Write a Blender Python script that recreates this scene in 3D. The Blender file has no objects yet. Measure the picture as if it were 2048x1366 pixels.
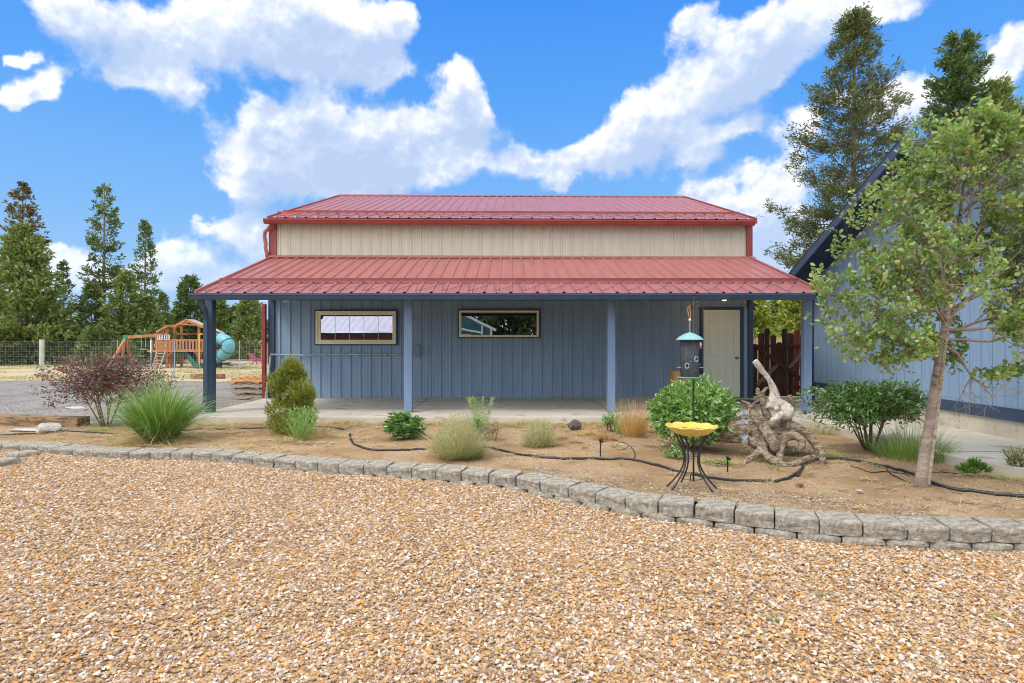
import bpy, bmesh, math, random
import numpy as np
from mathutils import Vector, noise as mnoise
S = bpy.context.scene
COL = S.collection
R = math.radians
# ---------------------------------------------------------------- camera
cam = bpy.data.cameras.new("camera"); co = bpy.data.objects.new("camera", cam); COL.objects.link(co)
cam.sensor_width = 36; cam.lens = 20.85; cam.clip_start = .05; cam.clip_end = 3000
co.location = (0, 0, 1.5); co.rotation_euler = (R(90), 0, 0)
S.camera = co
FPX = 1186.0
def W(x, y, Y):                      # point at depth Y metres that the photo shows at x, y
    return ((x-1024)*Y/FPX, Y, 1.5-(y-683)*Y/FPX)
def G(x, y, z=.12):                  # point on the ground of height z
    Y = (1.5-z)*FPX/(y-683); return ((x-1024)*Y/FPX, Y, z)
# ---------------------------------------------------------------- world, sun, exposure
SUN_EL, SUN_AZ = 52, 232             # azimuth clockwise from +Y (north); behind the camera, to the left
w = bpy.data.worlds.new("World"); S.world = w; w.use_nodes = True
nt = w.node_tree; nt.nodes.clear()
class NB:
    def __init__(s, nt): s.nt = nt
    def n(s, t, **k):
        x = s.nt.nodes.new(t)
        for a, b in k.items(): setattr(x, a, b)
        return x
    def link(s, a, b): s.nt.links.new(a, b)
    def put(s, sock, v):
        if isinstance(v, bpy.types.NodeSocket): s.link(v, sock)
        elif v is not None: sock.default_value = v
    def m(s, op, a, b=None, c=None, clamp=False):
        x = s.n('ShaderNodeMath', operation=op, use_clamp=clamp)
        s.put(x.inputs[0], a); s.put(x.inputs[1], b); s.put(x.inputs[2], c); return x.outputs[0]
    def v(s, op, a, b=None):
        x = s.n('ShaderNodeVectorMath', operation=op); s.put(x.inputs[0], a); s.put(x.inputs[1], b)
        return x.outputs['Value'] if op in ('DOT_PRODUCT', 'LENGTH') else x.outputs[0]
    def noise(s, vec, scale, detail=4, rough=.55, dist=0, out='Fac'):
        x = s.n('ShaderNodeTexNoise'); s.put(x.inputs['Vector'], vec); x.inputs['Scale'].default_value = scale
        x.inputs['Detail'].default_value = detail; x.inputs['Roughness'].default_value = rough
        x.inputs['Distortion'].default_value = dist; return x.outputs[out]
    def mix(s, f, a, b, blend='MIX'):
        x = s.n('ShaderNodeMix', data_type='RGBA', blend_type=blend)
        s.put(x.inputs[0], f)
        for i, q in ((6, a), (7, b)):
            if isinstance(q, tuple): q = tuple(q)+((1,) if len(q) == 3 else ())
            s.put(x.inputs[i], q)
        return x.outputs[2]
    def ss(s, v, lo, hi):
        x = s.n('ShaderNodeMapRange', interpolation_type='SMOOTHSTEP')
        s.put(x.inputs[0], v); x.inputs[1].default_value = lo; x.inputs[2].default_value = hi; return x.outputs[0]
    def ramp(s, f, stops, interp='LINEAR'):
        x = s.n('ShaderNodeValToRGB'); s.put(x.inputs[0], f); r = x.color_ramp; r.interpolation = interp
        while len(r.elements) < len(stops): r.elements.new(1)
        for e, (p, c) in zip(r.elements, stops): e.position = p; e.color = tuple(c)+(1,)
        return x.outputs[0]
CL = [(200,40,100,62),(265,120,130,75),(330,182,100,48),(245,175,60,28),(70,172,66,40),(470,60,170,78),(575,100,140,62),(660,45,120,60),(735,110,60,60),(760,40,50,40),(755,150,50,30),
 (18,190,35,30),(120,15,70,35),(700,15,120,28),
 (520,265,62,50),(645,262,80,55),(745,262,70,48),(840,290,110,62),(925,200,72,62),(918,148,48,40),(960,220,55,50),(525,225,30,30),(640,218,48,34),(580,330,140,58),(760,345,190,50),(1000,325,85,45),(500,340,66,40),(660,385,120,22),
 (1290,225,75,50),(1390,175,105,68),(1480,115,120,72),(1570,50,150,66),(1720,10,190,42),(1340,262,95,28),(1396,42,38,26),(1500,170,60,30),
 (1235,312,110,50),(1165,335,85,36),(1400,310,60,38),(1450,268,50,28),(1290,290,60,40),(1110,352,40,22),
 (1500,440,95,60),(1565,385,85,50),(1590,470,100,62),(1440,405,75,34),(1550,520,110,36),(1500,520,60,30),
 (1600,268,60,45),(1840,185,85,50),(1780,215,60,45),(2030,75,85,64),(2040,180,50,28),(1700,190,50,30),(1990,130,50,25),
 (500,432,62,34),(520,480,66,45),(365,480,70,34),(350,515,95,34),(110,508,95,28),(440,555,120,36),(230,565,150,32),(60,560,80,30),(410,440,40,20),
 (1104,377,36,20),(280,560,100,25),(30,100,25,15),(470,590,90,25)]
def cloud_group():
    g = bpy.data.node_groups.new('cloud_field', 'ShaderNodeTree')
    g.interface.new_socket('P', in_out='INPUT', socket_type='NodeSocketVector')
    g.interface.new_socket('F', in_out='OUTPUT', socket_type='NodeSocketFloat')
    g.interface.new_socket('U', in_out='OUTPUT', socket_type='NodeSocketFloat'); un = None
    b = NB(g); gi = b.n('NodeGroupInput'); go = b.n('NodeGroupOutput'); acc = None
    for (x, y, rx, ry) in CL:
        a = math.atan((x-1024)/FPX); t = (683-y)/FPX*math.cos(a)
        sx = rx/FPX*math.cos(a)**2*1.22; sy = ry/FPX*math.cos(a)*1.3
        d = b.v('MULTIPLY', b.v('SUBTRACT', gi.outputs[0], (a, t, 0)), (1/sx, 1/sy, 0))
        e = b.m('EXPONENT', b.m('MULTIPLY', b.v('DOT_PRODUCT', d, d), -1.25))
        acc = e if acc is None else b.m('ADD', acc, e)
        q = b.m('SUBTRACT', 1, b.m('MULTIPLY', e, .97)); un = q if un is None else b.m('MULTIPLY', un, q)
    b.link(acc, go.inputs[0]); b.link(b.m('SUBTRACT', 1, un), go.inputs[1]); return g
cg = cloud_group()
b = NB(nt)
tc = b.n('ShaderNodeTexCoord'); dv = tc.outputs['Generated']
sep = b.n('ShaderNodeSeparateXYZ'); b.link(dv, sep.inputs[0])
hx = b.m('SQRT', b.m('ADD', b.m('MULTIPLY', sep.outputs[0], sep.outputs[0]), b.m('MULTIPLY', sep.outputs[1], sep.outputs[1])))
az = b.m('ARCTAN2', sep.outputs[0], sep.outputs[1]); te = b.m('DIVIDE', sep.outputs[2], b.m('MAXIMUM', hx, .02))
cmb = b.n('ShaderNodeCombineXYZ'); b.link(az, cmb.inputs[0]); b.link(te, cmb.inputs[1])
w1 = b.v('MULTIPLY', b.v('SUBTRACT', b.noise(dv, 7, 3, .5, out='Color'), (.5, .5, .5)), (.13, .11, 0))
w2 = b.v('MULTIPLY', b.v('SUBTRACT', b.noise(dv, 24, 3, .6, out='Color'), (.5, .5, .5)), (.045, .045, 0))
pp = b.v('ADD', cmb.outputs[0], b.v('ADD', w1, w2))
def field(off):
    x = b.n('ShaderNodeGroup'); x.node_tree = cg
    b.link(b.v('ADD', pp, off), x.inputs[0]); return x.outputs
f0 = field((0, 0, 0)); f1 = field((-.012, .045, 0))
# added cloud cover behind and above the camera, widened to light the porch
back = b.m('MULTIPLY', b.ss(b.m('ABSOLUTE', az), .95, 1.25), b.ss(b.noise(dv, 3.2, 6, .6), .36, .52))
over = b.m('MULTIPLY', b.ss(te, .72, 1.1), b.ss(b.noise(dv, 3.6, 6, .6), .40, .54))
nse = b.noise(dv, 10, 9, .60); nz2 = b.noise(dv, 34, 6, .6)
dn = b.m('ADD', f0[1], b.m('ADD', b.m('MULTIPLY', b.m('SUBTRACT', nse, .5), 1.25), b.m('MULTIPLY', b.m('SUBTRACT', nz2, .5), .35)))
soft = b.ss(b.m('SUBTRACT', f1[0], f0[0]), -.1, .5)      # under-sides fray, tops are crisp
hard = b.ss(dn, .50, .82); frayed = b.ss(dn, .47, .90)
cov = b.m('ADD', b.m('MULTIPLY', hard, b.m('SUBTRACT', 1, soft)), b.m('MULTIPLY', frayed, soft))
thick = b.ss(f0[0], .3, 1.0)
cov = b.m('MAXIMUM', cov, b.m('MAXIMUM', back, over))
pf = b.noise(dv, 9, 6, .5); pf2 = b.noise(b.v('ADD', dv, (-.006, 0, .016)), 9, 6, .5)
rel = b.m('MULTIPLY', b.m('ADD', b.m('SUBTRACT', pf2, pf), b.m('MULTIPLY', b.m('SUBTRACT', b.noise(b.v('ADD', dv, (-.003, 0, .008)), 22, 5, .55), b.noise(dv, 22, 5, .55)), .45)), 6.5)      # relief of the billows, lit from upper left
sh = b.m('ADD', b.m('ADD', f1[0], rel), b.m('MULTIPLY', b.m('SUBTRACT', b.noise(dv, 5, 3, .5), .5), 1.2))
ccol = b.ramp(b.m('DIVIDE', sh, 2.15), [(.02, (1.02, 1.02, 1.02)), (.22, (.90, .92, .97)), (.42, (.74, .80, .92)), (.65, (.57, .67, .86)), (1, (.46, .58, .81))])
ccol = b.mix(b.m('MULTIPLY', b.ss(te, .24, .02), .5), ccol, (.55, .74, .98))
sky = b.n('ShaderNodeTexSky', sky_type='NISHITA', sun_disc=False)
sky.sun_elevation = R(SUN_EL); sky.sun_rotation = R(SUN_AZ); sky.altitude = 1200; sky.air_density = 1; sky.dust_density = .6; sky.ozone_density = 3
grad = b.v('MULTIPLY', b.ramp(te, [(0, (.50, .70, .95)), (.08, (.38, .64, 1.0)), (.2, (.24, .55, 1.04)), (.38, (.12, .43, 1.05)), (.6, (.06, .32, 1.02)), (1, (.035, .22, .86))]), (9.0, 9.0, 9.0))
skc = b.mix(.90, sky.outputs[0], grad)
amp = b.m('ADD', 10.6, b.m('MULTIPLY', b.m('MAXIMUM', b.ss(b.m('ABSOLUTE', az), 1.0, 1.6), b.ss(te, .9, 1.6)), 12.0))   # unseen clouds behind and overhead boosted to fill the porch with light
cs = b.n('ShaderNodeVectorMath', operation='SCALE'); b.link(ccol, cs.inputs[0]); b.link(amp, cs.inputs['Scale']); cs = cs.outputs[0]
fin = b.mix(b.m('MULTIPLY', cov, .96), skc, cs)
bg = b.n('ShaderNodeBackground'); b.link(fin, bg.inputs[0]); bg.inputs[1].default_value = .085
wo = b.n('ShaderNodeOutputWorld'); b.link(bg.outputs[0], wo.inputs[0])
w.cycles.sampling_method = 'MANUAL'; w.cycles.sample_map_resolution = 512
sl = bpy.data.lights.new("sun", 'SUN'); so = bpy.data.objects.new("sun", sl); COL.objects.link(so)
sl.energy = 1.45; sl.angle = R(14); sl.color = (1, .91, .78)
sd = Vector((math.sin(R(SUN_AZ))*math.cos(R(SUN_EL)), math.cos(R(SUN_AZ))*math.cos(R(SUN_EL)), math.sin(R(SUN_EL))))
so.rotation_euler = sd.to_track_quat('Z', 'Y').to_euler(); so.location = (-20, -25, 30)
S.view_settings.view_transform = 'Standard'; S.view_settings.look = 'None'; S.view_settings.gamma = 1
S.view_settings.exposure = .35; S.view_settings.use_curve_mapping = False
S.cycles.max_bounces = 6; S.cycles.transparent_max_bounces = 8; S.cycles.diffuse_bounces = 3; S.cycles.glossy_bounces = 3
S.cycles.use_denoising = True; S.cycles.denoising_prefilter = 'ACCURATE'; S.cycles.filter_width = 1.05; S.cycles.use_adaptive_sampling = False
# ---------------------------------------------------------------- materials
MATS = {}
def mat(name, c1, c2=None, scale=5, rough=.7, bump=0, bscale=60, metal=0, spec=.3, stretch=(1, 1, 1), detail=5, lo=.35, hi=.65,
        c3=None, s3=30, coat=0, bdist=.01):
    m = bpy.data.materials.new(name); m.use_nodes = True; t = m.node_tree; b = NB(t)
    p = t.nodes['Principled BSDF']; tc = b.n('ShaderNodeTexCoord'); v = tc.outputs['Object']
    if stretch != (1, 1, 1): v = b.v('MULTIPLY', v, stretch)
    if c2:
        f = b.ss(b.noise(v, scale, detail, .6), lo, hi); c = b.mix(f, c1, c2)
        if c3: c = b.mix(b.ss(b.noise(v, s3, 4, .6), .55, .68), c, c3)
        b.link(c, p.inputs['Base Color'])
    else: p.inputs['Base Color'].default_value = tuple(c1)+(1,)
    p.inputs['Roughness'].default_value = rough; p.inputs['Metallic'].default_value = metal
    p.inputs['Specular IOR Level'].default_value = spec
    if coat: p.inputs['Coat Weight'].default_value = coat; p.inputs['Coat Roughness'].default_value = .25
    if bump:
        bn = b.n('ShaderNodeBump'); bn.inputs['Strength'].default_value = bump; bn.inputs['Distance'].default_value = bdist
        b.link(b.noise(v, bscale, 6, .65), bn.inputs['Height']); b.link(bn.outputs[0], p.inputs['Normal'])
    MATS[name] = m; return m
def leafmat(name, stops, rough=.55, trans=.35, gloss=.06):
    m = bpy.data.materials.new(name); m.use_nodes = True; t = m.node_tree; t.nodes.clear(); b = NB(t)
    g = b.n('ShaderNodeNewGeometry'); n = len(stops); k = 1.5 if max(max(s_) for s_ in stops) < .40 else 1.12
    stops = [tuple(min(.8, q*k) for q in s_) for s_ in stops]
    c = b.ramp(g.outputs['Random Per Island'], [(i/max(1, n-1), s) for i, s in enumerate(stops)])
    tc = b.n('ShaderNodeTexCoord')
    c = b.mix(b.m('MULTIPLY', b.ss(b.noise(tc.outputs['Object'], 2.2, 3), .35, .65), .5), c, b.mix(1, c, (.62, .66, .6), 'MULTIPLY'))
    d = b.n('ShaderNodeBsdfDiffuse'); b.link(c, d.inputs[0]); tr = b.n('ShaderNodeBsdfTranslucent')
    b.link(b.mix(1, c, (1.2, 1.15, .6), 'MULTIPLY'), tr.inputs[0])
    mx = b.n('ShaderNodeMixShader'); mx.inputs[0].default_value = trans; b.link(d.outputs[0], mx.inputs[1]); b.link(tr.outputs[0], mx.inputs[2])
    gl = b.n('ShaderNodeBsdfGlossy'); gl.inputs['Roughness'].default_value = rough; gl.inputs[0].default_value = (.9, .95, 1, 1)
    m2 = b.n('ShaderNodeMixShader'); m2.inputs[0].default_value = gloss; b.link(mx.outputs[0], m2.inputs[1]); b.link(gl.outputs[0], m2.inputs[2])
    o = b.n('ShaderNodeOutputMaterial'); b.link(m2.outputs[0], o.inputs[0]); MATS[name] = m; return m
def stonemat(name, cols, rough=.75):
    m = bpy.data.materials.new(name); m.use_nodes = True; t = m.node_tree; b = NB(t); p = t.nodes['Principled BSDF']
    oi = b.n('ShaderNodeObjectInfo'); n = len(cols)
    c = b.ramp(oi.outputs['Random'], [(i/n, s) for i, s in enumerate(cols)], 'CONSTANT')
    tc = b.n('ShaderNodeTexCoord')
    c = b.mix(b.m('MULTIPLY', b.noise(tc.outputs['Object'], 1.5, 4), .5), c, (.48, .33, .20))
    b.link(c, p.inputs['Base Color']); p.inputs['Roughness'].default_value = rough; p.inputs['Specular IOR Level'].default_value = .35
    MATS[name] = m; return m
def voromat(name, cols, vscale, base, base2, amt=1.0, bump=.6, dist=.01, scale=1.2):
    """loose stones seen from afar: cells of several colours over earth"""
    m = bpy.data.materials.new(name); m.use_nodes = True; t = m.node_tree; b = NB(t); p = t.nodes['Principled BSDF']
    tc = b.n('ShaderNodeTexCoord'); v = tc.outputs['Object']
    vo = b.n('ShaderNodeTexVoronoi'); b.link(v, vo.inputs['Vector']); vo.inputs['Scale'].default_value = vscale
    sp = b.n('ShaderNodeSeparateColor'); b.link(vo.outputs['Color'], sp.inputs[0])
    n = len(cols); c = b.ramp(sp.outputs[0], [(i/n, s) for i, s in enumerate(cols)], 'CONSTANT')
    e = b.mix(b.ss(b.noise(v, scale, 6, .65), .35, .65), base, base2)
    b.link(b.mix(amt, e, c), p.inputs['Base Color']); p.inputs['Roughness'].default_value = .9
    p.inputs['Specular IOR Level'].default_value = .15
    bn = b.n('ShaderNodeBump'); bn.inputs['Strength'].default_value = bump; bn.inputs['Distance'].default_value = dist
    b.link(b.m('SUBTRACT', 1, vo.outputs['Distance']), bn.inputs['Height']); b.link(bn.outputs[0], p.inputs['Normal'])
    MATS[name] = m; return m
M = MATS
mat('wall_blue', (.225, .32, .45), (.26, .355, .485), 1.3, .5, .05, 40, spec=.35, stretch=(3, 3, .6))
mat('house_blue', (.20, .30, .44), (.235, .335, .48), 2, .65, .25, 60, spec=.2, stretch=(6, 6, .5), bdist=.004)
mat('post_blue', (.16, .235, .37), (.19, .27, .42), 3, .5, .25, 30, spec=.35, stretch=(4, 4, .4), bdist=.006)
mat('navy', (.034, .060, .108), (.042, .072, .125), 3, .4, .05, 30, spec=.4)
mat('navy_soffit', (.035, .055, .09), (.045, .065, .10), 3, .75, .1, 30, spec=.2)
mat('roof_red', (.285, .098, .088), (.33, .118, .105), 1.4, .38, .04, 25, spec=.45, stretch=(5, .6, 1), c3=(.30, .10, .085), s3=9)
mat('trim_red', (.22, .034, .026), (.26, .045, .035), 3, .4, .05, 30, spec=.45)
mat('bright_red', (.55, .06, .02), (.48, .05, .02), 4, .4, spec=.4)
mat('beige', (.50, .47, .37), (.55, .515, .41), 1.5, .5, .03, 30, spec=.35, stretch=(4, 4, .5))
mat('tan_vinyl', (.84, .74, .50), (.86, .77, .54), 4, .5, spec=.3)
mat('cream', (.82, .85, .72), (.84, .87, .75), 3, .5, .03, 20, spec=.35)
mat('white_paint', (.75, .76, .75), (.8, .8, .8), 3, .5)
mat('concrete', (.50, .46, .385), (.60, .56, .48), 1.1, .85, .25, 90, spec=.15, c3=(.40, .35, .27), s3=2.2, bdist=.004)
mat('foundation', (.46, .42, .34), (.60, .54, .43), 1.6, .9, .35, 50, spec=.1, c3=(.38, .33, .25), s3=6)
mat('block', (.30, .275, .23), (.54, .50, .42), 22, .93, 1.0, 110, spec=.1, c3=(.22, .185, .14), s3=55, bdist=.02)
mat('black', (.012, .012, .014), (.02, .02, .022), 8, .45, spec=.4)
mat('hose', (.015, .017, .02), (.03, .032, .035), 20, .4, spec=.5)
mat('iron', (.03, .032, .04), (.055, .055, .06), 30, .5, .2, 90, metal=.3)
mat('brass', (.35, .27, .14), rough=.3, metal=1)
mat('galv', (.30, .36, .42), (.42, .47, .52), 6, .45, metal=.3)
mat('teal', (.17, .37, .37), (.22, .43, .43), 9, .45, spec=.4)
mat('teal_dark', (.07, .20, .19), (.09, .24, .23), 9, .5)
mat('mesh_dark', (.05, .052, .065), (.085, .085, .10), 40, .7, .6, 160, bdist=.004)
mat('yellow', (.66, .45, .045), (.74, .55, .13), 14, .4, spec=.4, coat=.3)
mat('seed', (.5, .46, .4), (.12, .10, .08), 70, .8, .8, 90)
mat('dirty_mat', (.05, .055, .065), (.08, .085, .095), 20, .9, .3, 100)
mat('soil', (.33, .215, .115), (.46, .325, .195), 1.1, .97, 1, 34, spec=.05, c3=(.25, .17, .10), s3=4, bdist=.03)
mat('ground', (.42, .33, .20), (.50, .40, .25), .25, .97, .6, 9, spec=.05, c3=(.16, .20, .08), s3=.45, bdist=.03)
mat('cedar', (.34, .14, .065), (.44, .20, .10), 3, .75, .3, 40, stretch=(1, 1, .2))
mat('gate_wood', (.045, .02, .013), (.085, .036, .024), 3, .75, .5, 40, stretch=(5, 5, .3), bdist=.006)
mat('gate_red', (.15, .035, .02), (.20, .05, .03), 3, .7, .5, 40, stretch=(5, 5, .3), bdist=.006)
mat('old_wood', (.30, .25, .19), (.47, .40, .31), 4, .9, .8, 22, stretch=(1, 6, 6), c3=(.16, .12, .09), s3=9)
mat('fresh_wood', (.62, .30, .10), (.75, .42, .18), 4, .8, .5, 25, stretch=(1, 6, 6))
mat('tie_wood', (.16, .10, .06), (.42, .28, .15), 3, .95, 1, 18, stretch=(1, 5, 5), c3=(.07, .05, .035), s3=9, bdist=.02)
mat('board_fence', (.17, .10, .065), (.27, .17, .11), 1.2, .9, .6, 20, stretch=(6, 1, .4))
mat('tan_fence', (.42, .24, .15), (.5, .3, .2), 2, .9)
mat('bark', (.15, .12, .09), (.26, .21, .17), 8, .95, .8, 18, stretch=(3, 3, .7), bdist=.03)
mat('apple_bark', (.24, .185, .15), (.36, .29, .24), 5, .7, .5, 22, stretch=(1.5, 1.5, 4), c3=(.17, .11, .085), s3=11, bdist=.008)
mat('dead_twig', (.30, .26, .22), (.38, .33, .28), 8, .9)
mat('stem', (.14, .09, .06), (.2, .13, .08), 9, .9)
mat('driftwood', (.23, .165, .11), (.48, .395, .295), 15, .9, 1, 34, stretch=(1, 1.4, 2.4), c3=(.12, .085, .06), s3=24, bdist=.04, lo=.40, hi=.6)
mat('bleached', (.54, .49, .41), (.74, .69, .61), 14, .85, 1, 34, stretch=(2, 2, 1), c3=(.26, .20, .14), s3=20, bdist=.03)
mat('ornament', (.28, .42, .62), (.36, .5, .7), 12, .45)
mat('rock', (.36, .33, .30), (.55, .51, .46), 5, .9, .8, 22, c3=(.24, .22, .2), s3=20)
mat('dark_rock', (.08, .07, .07), (.16, .14, .13), 8, .9, .8, 22)
mat('pale_rock', (.36, .33, .28), (.50, .47, .41), 5, .9, .6, 22)
mat('log_end', (.60, .30, .12), (.42, .20, .08), 6, .85, .7, 25, stretch=(1, 1, .3), c3=(.7, .45, .25), s3=12)
mat('slide_blue', (.10, .33, .42), (.13, .38, .47), 3, .4, spec=.5)
mat('slide_green', (.03, .12, .10), (.04, .15, .12), 3, .45)
mat('play_yellow', (.75, .45, .03), rough=.5)
mat('pink', (.45, .10, .16), rough=.6)
mat('canopy', (.34, .30, .26), (.42, .37, .32), 4, .9)
mat('soft_grey', (.3,.3,.3))
mat('post_wood', (.40, .42, .34), (.52, .52, .43), 5, .9, .6, 25, stretch=(3, 3, .5))
mat('wire', (.42, .44, .45), rough=.5, metal=.4)
mat('shingle', (.045, .047, .055), (.085, .085, .095), 9, .95, .7, 25, stretch=(.6, 3, 3))
mat('green_paint', (.05, .17, .14), (.06, .19, .16), 3, .7)
mat('white_metal', (.70, .70, .78), (.78, .78, .86), 2, .5)
mat('brown_wall', (.10, .045, .03), (.13, .06, .04), 3, .8)
mat('green_tie', (.02, .22, .13), rough=.6)
mat('rope', (.40, .20, .11), rough=.9)
mat('label_red', (.5, .1, .1), rough=.6)
voromat('gravel_base', [(.42, .25, .12), (.55, .40, .26), (.30, .19, .12), (.62, .52, .42), (.50, .30, .10)], 75, (.3, .2, .1), (.4, .25, .15), 1, .8, .012)
voromat('grey_gravel', [(.26, .25, .245), (.19, .18, .18), (.34, .325, .31), (.30, .285, .27), (.22, .21, .22), (.40, .37, .34)], 22, (.16, .15, .14), (.42, .36, .28), .62, 1, .05, scale=.9)
leafmat('lf_apple', [(.10, .18, .045), (.15, .25, .06), (.20, .30, .085), (.12, .20, .05), (.26, .31, .10), (.29, .23, .09)], .4, .40, .05)
leafmat('lf_bush', [(.10, .20, .035), (.15, .28, .05), (.20, .33, .08), (.12, .23, .045)], .35, .3, .10)
leafmat('lf_bush2', [(.055, .115, .025), (.08, .155, .032), (.115, .20, .045), (.065, .13, .028)], .35, .28, .09)
leafmat('lf_red', [(.085, .035, .04), (.12, .035, .045), (.09, .085, .065), (.13, .125, .095), (.19, .025, .035), (.08, .05, .045)], .4, .3, .07)
leafmat('lf_grass', [(.065, .16, .022), (.095, .21, .03), (.14, .26, .045), (.24, .28, .10), (.075, .18, .025)], .4, .35, .07)
leafmat('lf_straw', [(.52, .42, .22), (.62, .52, .30), (.45, .36, .19), (.58, .46, .25)], .6, .3, .03)
leafmat('lf_seed', [(.50, .45, .27), (.58, .52, .33), (.40, .40, .22), (.30, .34, .16)], .6, .35, .03)
leafmat('lf_orange', [(.60, .36, .13), (.68, .46, .21), (.50, .30, .12), (.55, .42, .22)], .6, .3, .03)
leafmat('lf_brown', [(.40, .22, .09), (.48, .28, .13), (.32, .18, .08)], .7, .2, .02)
leafmat('lf_juniper', [(.12, .16, .015), (.19, .225, .022), (.25, .245, .032), (.085, .115, .015)], .5, .25, .05)
leafmat('lf_peony', [(.055, .13, .018), (.085, .18, .025), (.13, .23, .035)], .35, .28, .10)
leafmat('lf_weed', [(.20, .29, .09), (.26, .34, .12), (.32, .38, .16)], .5, .35, .04)
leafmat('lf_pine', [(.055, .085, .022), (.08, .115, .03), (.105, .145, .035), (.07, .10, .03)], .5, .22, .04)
leafmat('lf_pine_pale', [(.10, .145, .035), (.135, .185, .045), (.165, .20, .055), (.08, .12, .03)], .5, .25, .04)  # paler green needle colours for the greener conifers
leafmat('lf_pine_rust', [(.065, .075, .025), (.09, .10, .03), (.20, .10, .04), (.05, .065, .02)], .5, .22, .04)
leafmat('lf_fir', [(.045, .072, .018), (.065, .098, .022), (.09, .125, .03), (.10, .07, .03), (.055, .085, .02)], .5, .22, .05)
leafmat('lf_pinyon', [(.05, .085, .025), (.07, .115, .032), (.095, .14, .04)], .5, .22, .04)
leafmat('lf_lime', [(.24, .30, .04), (.32, .38, .07), (.38, .42, .10), (.20, .26, .05)], .5, .35, .04)
# glass that mirrors what stands behind the camera
gm = bpy.data.materials.new('window_glass'); gm.use_nodes = True; t = gm.node_tree; t.nodes.clear(); b = NB(t)
d = b.n('ShaderNodeBsdfDiffuse'); d.inputs[0].default_value = (.012, .012, .014, 1); gl = b.n('ShaderNodeBsdfGlossy')
gl.inputs['Roughness'].default_value = .0; gl.inputs[0].default_value = (.95, .95, 1, 1)
tc = b.n('ShaderNodeTexCoord'); bn = b.n('ShaderNodeBump'); bn.inputs['Strength'].default_value = .02; bn.inputs['Distance'].default_value = .01
b.link(b.noise(tc.outputs['Object'], 2.5, 1), bn.inputs['Height']); b.link(bn.outputs[0], gl.inputs['Normal'])
mx = b.n('ShaderNodeMixShader'); mx.inputs[0].default_value = .52; b.link(d.outputs[0], mx.inputs[1]); b.link(gl.outputs[0], mx.inputs[2])
o = b.n('ShaderNodeOutputMaterial'); b.link(mx.outputs[0], o.inputs[0]); M['glass'] = gm
em = bpy.data.materials.new('lamp_glow'); em.use_nodes = True; p = em.node_tree.nodes['Principled BSDF']
p.inputs['Base Color'].default_value = (1, .8, .5, 1); p.inputs['Emission Color'].default_value = (1, .62, .22, 1); p.inputs['Emission Strength'].default_value = 5
M['glow'] = em
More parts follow.
